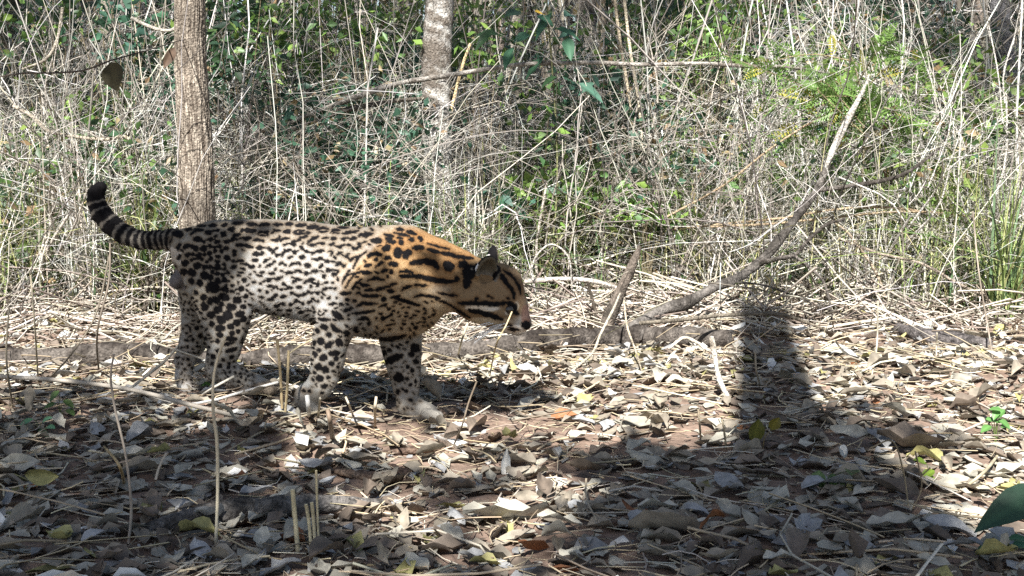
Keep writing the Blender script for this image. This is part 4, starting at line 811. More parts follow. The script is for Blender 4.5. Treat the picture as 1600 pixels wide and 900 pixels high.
# leaves scattered through the tangle
lv = MB(); n = 80000; X, Y = wedge(n, 4.1, 6.3); n = len(X); P = np.stack([X, Y, rng.random(n) ** .9 * (.35 + .36 * (Y - 3.4)) + .04], -1)
fld = nz3(P * np.array([1, .6, 1]), 3.2, 61) + .7 * nz3(P, 8, 62); px_ = 800 + F_PX * X / Y
k = (Y > front(X) + .05) & (fld + rng.normal(0, .3, n) > np.where(px_ < 280, .0, np.where(px_ < 650, -.2, np.where(px_ < 1050, -.05, .2)))); P = P[k]; P[:, 2] += gz(P[:, 0], P[:, 1])
hue = nz3(P, 2.5, 63)[:, None]; n = len(P)
cg = np.where(hue > .35, pal([(.15, .23, .06), (.20, .28, .07)], n, .3), np.where(hue < -.3, pal([(.04, .09, .055), (.06, .13, .08)], n, .3), pal(GREENS, n, .35)))
dead = rng.random((n, 1)) < .14; cg = np.where(dead, pal([(.22, .15, .08), (.34, .27, .15)], n, .3), cg)
leaf_quads(lv, P, .042, cg, .35, .5)
o = lv.build('undergrowth_leaves', M_LEAF); tag(o, 'small green leaves scattered through the dry tangle', 'undergrowth', None, 'stuff')
def blades(mb, X, Y, H, W, cols, arch=.8, K=6):
    n = len(X); t = np.linspace(0, 1, K); a = rng.uniform(0, 6.28, n); o_ = np.abs(rng.normal(.35, .25, n)) * arch
    dx, dy = np.cos(a), np.sin(a); P = np.zeros((n, K, 3)); ho = H * o_
    P[..., 0] = X[:, None] + (dx * ho)[:, None] * t ** 1.7; P[..., 1] = Y[:, None] + (dy * ho)[:, None] * t ** 1.7
    P[..., 2] = gz(X, Y)[:, None] + H[:, None] * (t - .55 * np.minimum(o_, 1.3)[:, None] * t ** 2.4)
    wd = W[:, None] * np.array([.7, 1, .95, .8, .5, .08])[:K]; strips(mb, P, wd, np.stack([-dy, dx, rng.normal(0, .3, n)], -1), cols)
gb = MB(); X, Y = wedge(17000, 4.05, 6.3); k = (Y > front(X) - .1) & (rng.random(len(X)) < np.where(np.abs(800 + F_PX * X / Y - 700) < 400, .45, 1)); X, Y = X[k], Y[k]
blades(gb, X, Y, rng.uniform(.1, .8, len(X)), rng.uniform(.0018, .005, len(X)), pal(STRAW[:4] + [(.45, .42, .22), (.38, .38, .16)], len(X), .25), 2.0)
X, Y = wedge(16000, 4.05, 5.8); k = (Y > front(X) - .05) & (np.sin(X * 3 + Y * 2) + rng.normal(0, .5, len(X)) > .0); X, Y = X[k], Y[k]
blades(gb, X, Y, rng.uniform(.12, .7, len(X)), rng.uniform(.0025, .007, len(X)), pal(GRASS, len(X), .25), 1.9)
o = gb.build('grass', M_STRAW); tag(o, 'dry and green grass growing through the thicket', 'grass', None, 'stuff')
# ---- tussocks at the edge: things of their own
spots = [(20, 470), (75, 440), (130, 480), (215, 460), (250, 440), (365, 330), (430, 350), (470, 330), (560, 350), (610, 370), (740, 400), (850, 400), (905, 420), (960, 395), (1030, 420), (1080, 430), (1130, 380), (1310, 430), (1370, 450), (1420, 440), (1470, 470), (1530, 470), (1580, 500), (1600, 430)]
for i, (px, py) in enumerate(spots):
    p = ground(px, max(py, 452)); p[1] += rng.uniform(0, .3); green = i % 3 == 0 or px > 1350
    mb = MB(); n = 110; a = rng.uniform(0, 6.28, n); rr = .05 * np.sqrt(rng.random(n)); X0, Y0 = p[0] + rr * np.cos(a), p[1] + rr * np.sin(a)
    cols = pal(GRASS + [(.40, .40, .18)], n, .25) if green else pal(STRAW, n, .2)
    blades(mb, X0, Y0, rng.uniform(.2, .75, n), rng.uniform(.004, .009, n), cols, 1.25)
    off_ = np.array([p[0], p[1], float(gz(p[0], p[1]))]); o = mb.build('grass_tussock', M_STRAW, None, True, off_); o.location = off_
    tag(o, ('arching tussock of green and straw grass ' if green else 'arching tussock of dry straw grass ') + by(px), 'grass tussock', ('green' if green else 'dry') + ' tussocks ' + by(px))
# ---- leafy shrubs
def shrub(px, py, Y, w_, h_, nleaf, leaf, cols, label, group=None, name='leafy_shrub', narrow=.5):
    Y = 4.25 + (Y - 4.3) * .42; w_ *= .8; h_ *= .8; c = at(px, py, Y); gb_ = float(gz(c[0], Y)); root = empty(name, (c[0], Y, gb_)); tag(root, label, 'shrub', group)
    cz = c[2] - gb_; mb = MB(); ends = []
    for _ in range(12):
        e = np.array([rng.normal(0, w_ * .5), rng.normal(0, w_ * .4), cz + rng.normal(0, h_ * .5)]); e[2] = max(e[2], .1); ends.append(e)
        pth = smooth_path([np.array([rng.normal(0, .02), rng.normal(0, .02), -.02]), np.array([e[0] * .3, e[1] * .3, e[2] * .55]), e], 7)
        tubes(mb, pth[None], np.linspace(.004, .0015, 7)[None], np.array([[.17, .14, .09]]), 5)
    mb.build('stem', M_BARK, root)
    lf = MB(); P = []
    for e in ends:
        k = nleaf // 12; P.append(e + rng.normal(0, 1, (k, 3)) * np.array([w_, w_, h_]) * .28)
    P = np.concatenate(P); P[:, 2] = np.maximum(P[:, 2], .03); leaf_quads(lf, P, leaf, pal(cols, len(P), .3), .35, narrow); o = lf.build('foliage', M_LEAF, root); o['kind'] = 'stuff'
    return root
DG = [(.04, .085, .035), (.05, .10, .04), (.035, .07, .04)]; LG = [(.13, .22, .05), (.18, .27, .06), (.10, .18, .06)]; BG = [(.05, .12, .07), (.06, .13, .09)]
for a in [(380, 130, 5.6, .35, .35, 420, .05, DG, 'dark leafy shrub beside the fissured tree'), (440, 60, 5.9, .35, .3, 300, .045, LG, 'light green shrub above the long dead bough'), (350, 60, 6.0, .3, .4, 300, .05, DG, 'dark tall shrub touching the fissured tree top'),
          (845, 225, 4.9, .22, .22, 260, .045, LG + DG, 'small leaved shrub beyond the blotchy tree'), (880, 290, 4.7, .22, .16, 200, .045, LG, 'bright low shrub behind the ocelot head'), (790, 310, 4.6, .12, .1, 70, .06, BG, 'sparse broad leaved seedling shrub behind the shoulder'),
          (1105, 30, 5.6, .22, .25, 220, .045, LG, 'hanging green shrub over the level bough end'), (1110, 100, 6.2, .4, .3, 260, .05, DG, 'dark shrub behind the tall canes'), (70, 30, 5.4, .35, .25, 260, .05, LG + DG, 'grassy green shrub above the dark vine'),
          (60, 290, 4.7, .25, .2, 150, .045, BG, 'bluish green shrub under the pale crooked twig'), (185, 30, 5.0, .16, .16, 130, .05, BG, 'bluish shrub beside the fissured tree'), (1480, 430, 4.6, .2, .12, 150, .05, BG + LG, 'low green shrub above the charred log'),
          (1550, 200, 5.3, .2, .3, 160, .045, LG, 'thin pale green shrub by the dark leaning tree'), (560, 40, 5.5, .25, .15, 180, .04, LG, 'small light shrub left of the blotchy tree'.replace('left of', 'between fissured and')), (1010, 330, 4.6, .16, .14, 120, .05, LG, 'green shoots between the canes and the dead branch'),
          (640, 330, 4.7, .16, .1, 110, .05, BG, 'green shrub low against the blotchy tree'), (500, 340, 4.4, .1, .06, 40, .09, DG, 'broad dark leaves just above the back of the ocelot'), (1400, 200, 5.6, .3, .3, 240, .04, DG, 'dark shrub behind the feathery sapling'),
          (1250, 260, 5.0, .25, .2, 180, .045, LG, 'light shrub behind the forked dead branch'), (760, 60, 5.4, .2, .2, 180, .05, LG, 'light shrub behind the tan straw cane'), (930, 180, 5.4, .25, .25, 220, .045, DG + BG, 'shaded shrub under the level bough'),
          (110, 200, 5.1, .3, .2, 200, .045, LG, 'yellow green shrub behind the crooked twig'), (30, 420, 4.4, .15, .12, 70, .05, LG, 'small green shrub in the dry grass by the log end'), (610, 220, 5.2, .25, .2, 200, .04, DG, 'dim shrub under the short dark bough')]:
    shrub(*a)
# broad leaved climber near the bough: every leaf a part
c = at(850, 60, 4.3); root = empty('broadleaf_climber', (c[0], 4.3, float(gz(c[0], 4.3)))); tag(root, 'broad leaved climber with one yellow leaf above the level bough', 'climber'); zb = c[2] - root.location[2]
mb = MB(); tubes(mb, smooth_path([(0, 0, -.02), (.05, .02, zb * .5), (0, 0, zb + .25)], 12)[None], np.full((1, 12), .003), np.array([[.2, .2, .1]]), 6); mb.build('stem', M_BARK, root)
def flat_leaf(mb, base, dirn, up, L, W, C, nl=7, nw=5, droop=.25, fold=.25):
    a = nrm(np.asarray(dirn, float)); s = nrm(np.cross(np.asarray(up, float), a)); u = np.cross(a, s); t = np.linspace(0, 1, nl); ss = np.linspace(-1, 1, nw)
    prof = np.sin(math.pi * t ** .75) ** .8; prof[-1] = .03; prof[0] = .05; TT, SS = np.meshgrid(t, ss, indexing='ij')
    V = np.asarray(base) + a * (TT * L)[..., None] + s * (SS * prof[:, None] * W * .5)[..., None] + u * (fold * np.abs(SS) * prof[:, None] * W * .5 + .02 * L * np.sin(9 * TT) * SS)[..., None] - np.array([0, 0, 1]) * (droop * L * TT ** 2)[..., None]
    i = np.arange(nl * nw).reshape(nl, nw); mb.add(V.reshape(-1, 3), np.stack([i[:-1, :-1], i[1:, :-1], i[1:, 1:], i[:-1, 1:]], -1).reshape(-1, 4), (np.array(C) * (1 + .35 * (np.abs(SS) < .1))[..., None]).reshape(-1, 3))
for i in range(16):
    px, py = [(815, 20), (828, 55), (870, 45), (885, 60), (850, 90), (900, 50), (800, 75), (862, 20), (840, 25), (905, 130), (780, 55), (770, 45), (870, 120), (930, 130), (895, 25), (835, 18)][i]
    q = at(px, py, 4.3 + rng.uniform(-.08, .08)) - np.array(root.location); mb = MB(); yl = i == 15
    flat_leaf(mb, q, (rng.normal(0, 1), rng.normal(-.3, .5), rng.normal(-.3, .3)), (rng.normal(0, .3), -.5, 1), rng.uniform(.06, .10), rng.uniform(.035, .06), (.55, .36, .05) if yl else pal(BG + DG, 1)[0]); o = mb.build('leaf', M_LEAF, root)
    if yl: o['label'] = 'yellow leaf of the climber'
# feathery sapling: pinnate leaves
Yf = 4.25; c = at(1330, 420, Yf); root = empty('feathery_sapling', (c[0], Yf, float(gz(c[0], Yf)))); tag(root, 'feathery sapling with small yellow green compound leaves above the dead branch', 'sapling'); fo = np.array(root.location)
mb = MB(); tubes(mb, smooth_path([(0, 0, -.03), at(1345, 300, Yf) - fo, at(1350, 180, Yf) - fo, at(1330, 90, Yf) - fo, at(1290, 50, Yf) - fo], 20)[None], np.linspace(.006, .002, 20)[None], np.array([[.2, .17, .11]]), 6)
tw = [[(1350, 190), (1290, 150), (1220, 120), (1130, 85)], [(1345, 150), (1380, 110), (1420, 90), (1440, 100)], [(1350, 200), (1300, 190), (1240, 170), (1190, 160)], [(1352, 170), (1390, 170), (1410, 190), (1412, 215)], [(1330, 95), (1270, 85), (1210, 95), (1170, 110)], [(1348, 215), (1280, 210), (1230, 215)], [(1340, 130), (1370, 80), (1390, 60)]]
tw += [[(1350, 180 + 6 * q), (1300 + rng.uniform(-30, 60), 150 + rng.uniform(-40, 40)), (1180 + rng.uniform(0, 230), 120 + rng.uniform(-50, 90))] for q in range(6)]
fr = []
for t_ in tw:
    P = smooth_path([at(x, y, Yf + rng.uniform(-.15, .05)) - fo for x, y in t_], 14); tubes(mb, P[None], np.linspace(.0025, .001, 14)[None], np.array([[.25, .20, .12]]), 4); fr.append(P)
mb.build('stem', M_BARK, root)
for P in fr:
    for j in range(2, 14):
        for s in (-1, 1):
            if rng.random() < .1: continue
            tn = nrm(P[min(j + 1, 13)] - P[j - 1]); d = nrm(np.array([rng.normal(0, .5), rng.normal(0, .6), .7 * s + rng.normal(0, .3)]) + tn * .9); L = rng.uniform(.07, .13); yl = rng.random() < .08
            m2 = MB(); tt = np.linspace(.12, 1, 9); rc = P[j] + d * (tt * L)[:, None] - np.array([0, 0, .25]) * (tt ** 2 * L)[:, None]
            sd_ = nrm(np.cross(d, rng.normal(size=3))); nn = np.cross(d, sd_); cc = (.36, .33, .06) if yl else np.array((.14, .235, .06)) * rng.uniform(.6, 1.4)
            ll = .021 * np.sin(math.pi * (.15 + .8 * tt)); V = []; 
            for q in (-1, 1):
                V.append(np.stack([rc - d * .003, rc + (sd_ * q + d * .25) * (ll * .5)[:, None] + d * .004, rc + (sd_ * q + d * .3) * ll[:, None], rc + (sd_ * q + d * .2) * (ll * .5)[:, None] - d * .004], 1))
            V = np.concatenate(V); m2.add(V.reshape(-1, 3), np.arange(len(V) * 4).reshape(-1, 4), cc); m2.build('leaf', M_LEAF, root)
# ---- bare forking shrubs and brush
def forked(mb, p, d, L, r, depth, C):
    e = p + d * L; m_ = (p + e) / 2 + rng.normal(0, L * .07, 3); tubes(mb, smooth_path([p, m_, e], 6)[None], np.linspace(r, r * .72, 6)[None], np.array([C]) * rng.uniform(.8, 1.2), 5)
    if depth:
        for _ in range(2 if rng.random() < .7 else 3):
            forked(mb, p + (e - p) * rng.uniform(.45, 1), nrm(d + rng.normal(0, .55, 3)), L * rng.uniform(.5, .85), r * rng.uniform(.45, .7), depth - 1, C)
for px, Y, H, r, cc, lb in [(60, 4.3, .5, .007, (.40, .36, .31), 'bare grey forking shrub near the bluish green shrub'), (225, 4.25, .45, .006, (.50, .46, .40), 'pale forking shrub between the tail and the fissured tree'), (400, 4.4, .5, .006, (.20, .17, .14), 'dark forking shrub beside the fissured tree'), (560, 4.35, .45, .006, (.24, .21, .17), 'brown forking shrub above the back of the ocelot'),
                            (640, 4.25, .4, .005, (.42, .38, .33), 'grey forking shrub in front of the blotchy tree'), (735, 4.25, .4, .005, (.17, .145, .12), 'dark forking shrub over the shoulder of the ocelot'), (850, 4.3, .5, .006, (.36, .32, .27), 'forking shrub behind the ocelot head'), (1040, 4.3, .5, .006, (.22, .19, .16), 'brown forking shrub behind the broken stub'),
                            (1180, 4.4, .5, .007, (.45, .42, .37), 'pale forking shrub behind the dead branch'), (1400, 4.3, .5, .006, (.52, .49, .44), 'bleached forking shrub behind the charred log'), (1500, 4.35, .5, .007, (.48, .45, .40), 'bleached forking shrub beside the dark leaning tree'), (1580, 4.2, .45, .006, (.30, .27, .23), 'grey forking shrub at the end of the charred log'), (130, 4.6, .6, .008, (.30, .27, .23), 'tall forking shrub behind the dead leaf vine'), (940, 4.6, .6, .007, (.28, .25, .21), 'tall forking shrub under the level bough')]:
    x = (px - 800) / F_PX * Y; root = np.array([x, Y, float(gz(x, Y)) - .02]); mb = MB()
    for _ in range(3): forked(mb, np.zeros(3), nrm(np.array([rng.normal(0, .45), rng.normal(0, .35), 1])), H * rng.uniform(.7, 1.1), r, 4, cc)
    o = mb.build('dry_shrub', M_BARK); o.location = root; tag(o, lb, 'shrub')
for px, py, dY, dr, L, r, cc, lb in [(1300, 500, 0, (-.5, 0, .9), .16, .006, (.09, .075, .06), 'dark forked twigs tangled to the side of the dead branch'), (1255, 478, .1, (.5, .2, .5), .17, .005, (.11, .09, .07), 'dark twig spray lying under the side branch'), (1215, 495, -.1, (.8, 0, .4), .18, .004, (.10, .085, .065), 'thin dark twig spray at the head of the trunk shadow'), (1350, 505, .1, (.7, .1, .35), .2, .006, (.16, .14, .12), 'grey forked brush beside the charred log'), (865, 500, .1, (-.3, 0, .7), .14, .004, (.30, .26, .22), 'small forked twig behind the ocelot muzzle'), (205, 505, .1, (.3, 0, 1), .2, .006, (.12, .10, .08), 'dark forked brush standing behind the lit log')]:
    p = ground(px, py); mb = MB()
    for _ in range(3): forked(mb, np.zeros(3), nrm(np.array(dr) + rng.normal(0, .3, 3)), L, r, 3, cc)
    o = mb.build('forked_twig', M_BARK); o.location = p + np.array([0, dY, -.01]); tag(o, lb, 'twig')
# ---- far wood
fw = MB(); X, Y = wedge(900, 9, 17, 2.0)
tubes(fw, stalk_paths(X, Y, rng.uniform(3, 7, len(X)), .06, .08, 6), rng.uniform(.006, .04, len(X)), pal([(.2, .17, .13), (.3, .27, .22), (.12, .10, .08)], len(X), .3), 5)
n = 46000; X, Y = wedge(n, 7.0, 17, 2.0); n = len(X); P = np.stack([X, Y, gz(X, Y) + rng.random(n) ** 1.1 * (1.2 + .45 * (Y - 6))], -1)
cl = np.sin(X * 3.1 + 2 * np.sin(Y * 1.7)) + np.sin(P[:, 2] * 4 + X * 1.3) + rng.normal(0, .6, n) > -.6; P = P[cl]
leaf_quads(fw, P, .10, pal(GREENS + [(.16, .13, .06), (.22, .18, .10)], len(P), .35), .3, .5)
o = fw.build('woods', M_LEAF); tag(o, 'shaded woods behind the thicket', 'woods', None, 'stuff')

# ================================================================== NEAR STALKS AND SEEDLINGS
def near_tube(name, pts, w_, cc, label, cat_='stalk', sides=7):
    """pts (px, py, Y or None for the ground)"""
    P = []; Yl = None
    for x, y, Yv in pts:
        p = ground(x, y) + np.array([0, 0, .003]) if Yv is None else at(x, y, Yv); P.append(p)
    mb = MB(); rough_limb(mb, P, [q * P[0][1] / F_PX * .5 for q in (w_ if isinstance(w_, (list, tuple)) else [w_] * len(P))], cc, sides, 40, .08, 120, 3, np.array(cc) * .6); return tag(mb.build(name, M_STRAW), label, cat_)
def gy_(x, y): return float(ground(x, y)[1])
Ya = gy_(338, 858)
near_tube('dry_stalk', [(337, 860, None), (340, 770, Ya), (339, 690, Ya), (333, 640, Ya), (335, 580, Ya), (352, 525, Ya)], [6, 5.5, 6, 5, 4.5, 5], (.62, .55, .40), 'tall pale jointed stalk standing in front of the hind legs')
Ya = gy_(202, 850)
near_tube('dry_stalk', [(201, 852, None), (205, 790, Ya), (196, 710, Ya), (180, 640, Ya), (173, 590, Ya), (178, 553, Ya)], [5, 4.5, 4, 4, 3.5, 3], (.45, .39, .32), 'thin wavy stalk standing beside the tall jointed stalk')
Ya = gy_(465, 862)
for k, (x0, x1, yt, w_, lb) in enumerate([(466, 457, 765, 8, 'thick cut straw stub'), (487, 478, 788, 6, 'short cut straw stub with a slant'), (493, 487, 785, 6, 'cut straw stub in the middle of the bunch'), (499, 494, 735, 4, 'tallest cut straw of the bunch')]):
    near_tube('cut_straw', [(x0, 868, None), ((x0 + x1) / 2, 815, Ya), (x1, yt, Ya)], w_, (.68, .58, .36), lb + ' beside the half buried log')
for pts, w_, cc, lb in [
    ([(441, 640, None), (438, 585, 2.62), (433, 530, 2.62)], 5, (.55, .42, .24), 'upright straw stub in front of the ocelot belly'),
    ([(446, 645, None), (449, 600, 2.6), (451, 548, 2.6)], 4.5, (.60, .47, .27), 'second upright straw beside the belly stub'),
    ([(452, 552, 2.62), (470, 540, 2.64), (489, 530, 2.66)], 3, (.62, .52, .33), 'straw slanting from the stubs to the foreleg'),
    ([(483, 652, None), (482, 636, 2.52), (480, 618, 2.52)], 7, (.85, .82, .76), 'white peg of dry stem at the near forepaw'),
    ([(497, 655, None), (500, 622, 2.5)], 4, (.62, .54, .40), 'small straw peg beside the white peg'),
    ([(520, 690, None), (516, 660, 2.4), (512, 640, 2.4)], 8, (.22, .16, .11), 'brown twig stub standing in the soil mound'),
    ([(586, 668, None), (586, 640, 2.48), (588, 620, 2.48)], 4.5, (.62, .52, .38), 'forked pale peg in the sunny soil mound'),
    ([(551, 650, None), (546, 634, 2.5), (540, 620, 2.5)], 3.5, (.6, .52, .38), 'slanting pale peg near the forelegs'),
    ([(708, 700, None), (722, 665, 2.33), (732, 630, 2.33), (745, 596, 2.33)], 3, (.22, .17, .12), 'thin dark stalk rising in front of the forepaw'),
    ([(-10, 588, 2.75), (90, 594, 2.7), (200, 608, 2.62), (300, 633, 2.55), (398, 660, None)], 7, (.50, .44, .36), 'long straight dry stem lying across the shaded litter'),
    ([(200, 607, 2.66), (280, 630, 2.6), (330, 626, 2.6), (380, 612, 2.6), (435, 597, 2.6)], 4.5, (.66, .62, .56), 'white bent straw crossing below the hind paw'),
    ([(205, 606, 2.75), (232, 585, 2.8), (262, 560, 2.85), (292, 524, 2.9)], 4.5, (.62, .56, .45), 'forked pale twig leaning towards the far hind leg'),
    ([(150, 517, 3.1), (200, 520, 3.0), (250, 538, 2.9), (318, 561, 2.8)], 3, (.52, .46, .36), 'thin twig arched over the lit log'),
    ([(312, 622, None), (335, 605, 2.6), (366, 588, 2.62)], 4, (.60, .55, .46), 'short straw leaning at the hind foot'),
    ([(10, 740, None), (55, 755, None), (105, 778, None)], 5, (.45, .42, .37), 'grey stick lying in the dark corner litter'),
    ([(163, 700, None), (185, 725, 1.98), (195, 760, None)], 4, (.50, .36, .18), 'orange bent straw by the wavy stalk'),
    ([(1095, 690, None), (1093, 660, 2.35), (1091, 640, 2.35)], 3.5, (.50, .40, .27), 'thin straw peg at the shadow border'),
    ([(1135, 705, None), (1131, 670, 2.3), (1128, 655, 2.3)], 3.5, (.58, .48, .32), 'second straw peg at the shadow border'),
    ([(960, 800, None), (1005, 797, None), (1040, 790, None)], 6, (.52, .42, .24), 'yellowish cane piece among shaded leaves'),
    ([(1145, 822, None), (1190, 800, 1.95), (1230, 775, None)], 5, (.42, .36, .24), 'dim straw lying over shaded leaves'),
    ([(1500, 770, None), (1540, 735, 2.1), (1565, 705, None)], 5, (.55, .47, .32), 'pale straw sloping above the big green leaf'),
    ([(1160, 745, None), (1230, 744, 2.2), (1330, 748, None)], 4, (.50, .44, .30), 'long level straw in the deep shade'),
    ([(1190, 610, None), (1182, 580, 2.85), (1180, 550, 2.85)], 3, (.40, .34, .25), 'thin peg inside the trunk shadow'),
    ([(1420, 800, None), (1412, 740, 2.0), (1395, 690, 2.0), (1360, 700, 2.0)], 2.6, (.30, .24, .15), 'hooked dry weed stem in the shade'),
    ([(1425, 800, None), (1440, 760, 2.0), (1430, 705, 2.0)], 2.4, (.28, .22, .14), 'thin dry weed stem beside the hooked one'),
    ([(800, 487, 2.44), (790, 510, 2.43), (775, 540, 2.42), (765, 590, None)], 2.6, (.62, .50, .28), 'single straw brushing the face of the ocelot'),
    ([(715, 560, None), (722, 530, 3.0), (731, 505, 3.0)], 3, (.66, .58, .42), 'pale straw peg under the chin'),
    ([(1360, 600, None), (1370, 540, 3.2), (1372, 470, 3.2)], 3, (.60, .54, .42), 'thin straw standing before the charred log'),
    ([(1465, 600, None), (1463, 550, 3.2), (1464, 520, 3.2)], 3, (.62, .55, .42), 'short straw peg before the charred log'),
    ([(1555, 590, None), (1545, 520, 3.3), (1530, 430, 3.3), (1520, 330, 3.35)], 3, (.40, .33, .26), 'tall brown weed stem at the charred log end'),
    ([(20, 640, None), (10, 560, 2.7), (14, 480, 2.7)], 3, (.42, .36, .26), 'dry weed stem at the shaded log end'),
    ([(60, 600, None), (55, 520, 2.9), (48, 430, 2.9)], 2.6, (.58, .50, .35), 'straight pale weed stem before the log end'),
    ([(155, 590, None), (152, 520, 3.0), (170, 440, 3.05), (172, 380, 3.1)], 3, (.20, .16, .12), 'dark crooked stem in front of the lit log'),
    ([(70, 600, None), (110, 555, 3.0), (150, 490, 3.1), (172, 395, 3.15)], 2.8, (.18, .15, .11), 'dark stem slanting across the lit log')]:
    near_tube('dry_straw', pts, w_, cc, lb, 'stem')
# hanging dead leaves on a dark vine
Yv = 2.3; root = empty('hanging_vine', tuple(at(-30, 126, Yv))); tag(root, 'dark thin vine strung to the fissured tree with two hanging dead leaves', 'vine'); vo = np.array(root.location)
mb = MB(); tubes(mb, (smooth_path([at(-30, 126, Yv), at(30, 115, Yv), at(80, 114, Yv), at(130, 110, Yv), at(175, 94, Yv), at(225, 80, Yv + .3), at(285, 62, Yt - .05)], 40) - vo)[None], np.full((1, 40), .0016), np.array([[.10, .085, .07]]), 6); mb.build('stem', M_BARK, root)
mb = MB(); flat_leaf(mb, at(172, 98, Yv) - vo, ray(195, 152) * .3 - ray(172, 98) * .3 + np.array([0, -.004, 0]), (0, -1, .1), .068, .042, (.05, .042, .018), droop=0); mb.build('leaf', M_DRY, root)  # dead brown leaf, its colour darkened further to look shaded
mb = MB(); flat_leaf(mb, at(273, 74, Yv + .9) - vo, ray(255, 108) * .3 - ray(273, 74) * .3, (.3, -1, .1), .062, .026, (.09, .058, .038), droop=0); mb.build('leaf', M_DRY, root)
# big green leaf reaching in at the corner
def seedling(name, base, leaves, label, stem_r=.0016, stem_c=(.12, .16, .05)):
    root = empty(name, tuple(base)); tag(root, label, 'plant'); bo_ = np.asarray(base); mb = MB()
    for (tip, *_ ) in leaves:
        p = np.asarray(tip) - bo_; tubes(mb, smooth_path([(0, 0, -.01), (p[0] * .3, p[1] * .3, p[2] * .7), p], 8)[None], np.linspace(stem_r, stem_r * .6, 8)[None], np.array([stem_c]), 5)
    mb.build('stem', M_LEAF, root)
    for (tip, d, up, L, W, C) in leaves:
        m2 = MB(); flat_leaf(m2, np.asarray(tip) - bo_, d, up, L, W, C, droop=.2); m2.build('leaf', M_LEAF, root)
bp = ground(1680, 860)
seedling('broadleaf_seedling', bp, [(at(1650, 764, 1.72), at(1500, 812, 1.68) - at(1650, 764, 1.72), (0, -.55, 1), .138, .056, (.035, .075, .045)), (at(1650, 790, 1.8), (.6, .3, .2), (0, 0, 1), .12, .06, (.04, .08, .05)), (at(1690, 750, 1.8), (.1, .8, .2), (0, 0, 1), .12, .06, (.04, .08, .05))], 'dark green broad leaf plant leaning over the litter edge', .002)
bp = ground(1575, 872)
seedling('small_seedling', bp, [(at(1575 + dx, 850 + dy, bp[1]), (sx, -.2, .1), (0, -.3, 1), .032, .02, (.07, .17, .085)) for dx, dy, sx in [(-8, 0, -1), (6, 2, 1), (0, -8, .3), (-20, 6, -.8), (16, 4, .9)]], 'bright seedling with small leaves under the big green leaf')
for base, spots_, cc, L, lb in [((1555, 690), [(1545, 640), (1560, 655), (1570, 640), (1548, 665), (1575, 668), (1560, 635), (1540, 655)], (.10, .22, .06), .03, 'small green seedling in the sunlit litter below the charred log'),
                                ((1450, 760), [(1448, 725), (1460, 735), (1440, 740)], (.20, .30, .04), .032, 'tiny yellow green seedling in a patch of sun'),
                                ((62, 680), [(52, 655), (66, 660), (60, 672), (72, 668)], (.12, .26, .13), .03, 'pale bluish green seedling by the long dry stem'),
                                ((95, 660), [(92, 610), (100, 625), (88, 630), (104, 640)], (.06, .10, .03), .03, 'dim green seedling in the shade of the long stem'),
                                ((322, 612), [(318, 598), (326, 600), (330, 604)], (.08, .16, .03), .02, 'tiny green sprout at the hind feet'),
                                ((1290, 762), [(1280, 735), (1300, 740), (1330, 735)], (.10, .16, .05), .05, 'grassy sprout in the deep shade')]:
    bp = ground(*base); seedling('small_seedling', bp, [(at(x, y, bp[1]), (rng.normal(0, 1), rng.normal(-.3, .4), rng.normal(-.1, .3)), (0, -.4, 1), L, L * .6, np.array(cc) * rng.uniform(.8, 1.2)) for x, y in spots_], lb, .0009)
bp = ground(1190, 712)
seedling('olive_leaf_shoot', bp, [(at(1178, 692, bp[1]), at(1188, 630, bp[1]) - at(1178, 692, bp[1]), (.2, -1, .1), .062, .034, (.10, .10, .02)), (at(1205, 672, bp[1]), at(1222, 638, bp[1]) - at(1205, 672, bp[1]), (0, -1, .1), .036, .024, (.14, .12, .02))], 'olive brown upright leaf standing in the trunk shadow', .0012, (.2, .15, .07))

# ================================================================== TREES BEHIND THE CAMERA (they cast the shade)
sn = np.array([0, -.28, float(gz(0, -.28))])
make_tree('tree_snag', 'bare dead trunk with a snapped top behind the viewpoint', sn, [sn - np.array([0, 0, .1]), sn + np.array([.01, -.01, 1.5]), sn + np.array([.02, -.02, 3]), sn + np.array([0, 0, 4.6])], [.105, .10, .096, .085], [], 0, 0, 0, (.3, .26, .2), (.13, .11, .08), 24, 60, .05, 20)
def shade(px, py, h, Y=None):
    """crown place, h metres up, whose shadow falls on what stands at that pixel"""
    p = ground(px, py) if Y is None else at(px, py, Y); return p + SUN * ((h - p[2]) / SUN[2])
cl = []; rd = []
def S(px, py, r, h, Y=None): cl.append(shade(px, py, h + rng.uniform(-.3, .3), Y)); rd.append(r)
S(295, 385, .13, 3.0, 2.8); S(300, 400, .13, 2.9, 2.78); S(335, 410, .10, 2.9, 2.76); S(285, 560, .09, 3.2, 2.88); S(345, 585, .09, 3.1, 2.76); S(465, 620, .05, 3.1, 2.7); S(630, 590, .06, 3.0, 2.75); S(625, 555, .05, 3.1, 2.75); S(420, 605, .07, 3.1, 2.74); S(655, 640, .06, 3.0, 2.72); S(610, 500, .06, 3.0, 2.64); S(330, 430, .10, 3.0, 2.78); S(220, 370, .08, 3.1, 2.85); S(775, 455, .11, 2.9, 2.6); S(765, 465, .10, 2.7, 2.6); S(640, 490, .07, 2.9, 2.62); S(745, 490, .07, 3.0, 2.62); S(600, 470, .06, 3.1, 2.64)
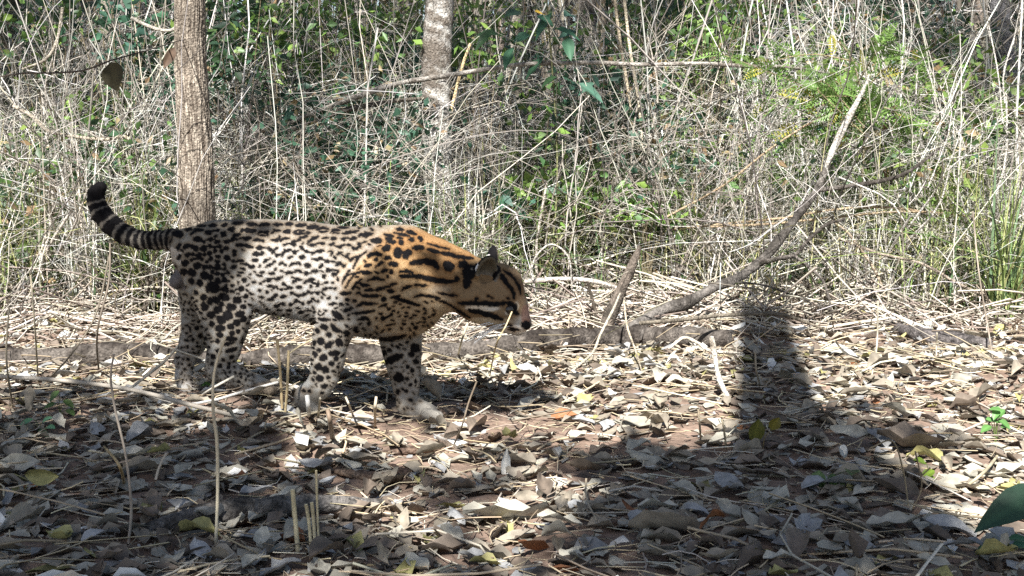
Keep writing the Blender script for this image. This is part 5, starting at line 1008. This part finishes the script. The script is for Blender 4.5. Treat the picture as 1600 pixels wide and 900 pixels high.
for px, py, r in [(60, 660, .2), (190, 690, .18), (330, 700, .15), (60, 780, .22), (230, 790, .2), (400, 760, .14), (120, 880, .2), (350, 870, .15), (560, 740, .10), (640, 880, .14), (720, 770, .10), (880, 720, .09), (960, 730, .12), (1010, 700, .08), (980, 860, .16), (1100, 770, .16), (1080, 860, .15), (1300, 690, .13), (1380, 680, .10), (1330, 790, .13), (1290, 860, .18), (1420, 850, .14), (1530, 870, .14), (30, 620, .12), (130, 615, .12), (230, 630, .12), (420, 690, .12), (480, 850, .14), (1180, 830, .14), (1250, 760, .12), (1400, 760, .07), (1200, 700, .1), (1060, 800, .14), (1480, 690, .06), (1130, 720, .12), (1040, 740, .12), (1330, 730, .12), (1260, 820, .14), (1380, 820, .12), (1000, 800, .12), (1160, 880, .15), (1450, 880, .12), (290, 740, .14), (140, 740, .16), (20, 720, .14), (440, 800, .12), (180, 850, .16), (40, 850, .16), (800, 700, .05), (1270, 650, .08), (1350, 640, .06)]: S(px, py, r, 3.6)
make_tree('tree', 'leafy tree behind the viewpoint whose crown shades the litter', (-1.5, -2.4, 0), [(-1.5, -2.4, -.1), (-1.45, -2.35, 1.2), (-1.3, -2.2, 2.3), (-1.0, -1.9, 3.2)], [.11, .1, .08, .05], cl, np.array(rd), 255, .095, (.25, .21, .16), (.12, .1, .08), 20, 50, .06, 20, seed=80)
cl = []; rd = []
for px, py, r, Y in [(380, 60, .30, 5.4), (430, 180, .22, 4.55), (510, 250, .2, 4.5), (590, 200, .16, 4.45), (560, 170, .25, 5.2), (800, 250, .2, 4.5), (860, 190, .22, 4.6), (1060, 60, .28, 5.4), (1110, 20, .2, 5.3), (950, 250, .2, 4.9), (310, 300, .12, 3.7), (308, 350, .12, 3.7), (306, 420, .12, 3.7), (900, 40, .2, 5.5), (1560, 100, .2, 5.6), (470, 40, .2, 5.5)]: S(px, py, r, 4.6, Y)
make_tree('tree', 'tall leafy tree behind the viewpoint whose crown shades the thicket', (1.7, -2.2, 0), [(1.7, -2.2, -.1), (1.65, -2.1, 1.6), (1.4, -1.6, 3.0), (1.0, -1.0, 4.2)], [.12, .11, .09, .05], cl, np.array(rd), 170, .08, (.25, .21, .16), (.12, .1, .08), 20, 50, .06, 20, seed=81)

cl = []; rd = []  # out-of-view tree added to keep the deep thicket dark
for i in range(90):
    px, Y = rng.uniform(-150, 1750), rng.uniform(5.3, 8.2); S(px, rng.uniform(-40, 330), rng.uniform(.28, .5), 6.6, Y)
make_tree('tree', 'added unseen leafy tree behind the viewpoint to shade the deep thicket', (-3.6, -3.2, 0), [(-3.6, -3.2, -.1), (-3.55, -3.2, 2), (-3.5, -3.1, 4.2), (-3.4, -3.0, 6.0)], [.16, .14, .11, .06], cl, np.array(rd), 95, .13, (.25, .21, .16), (.12, .1, .08), 20, 50, .06, 20, seed=82)
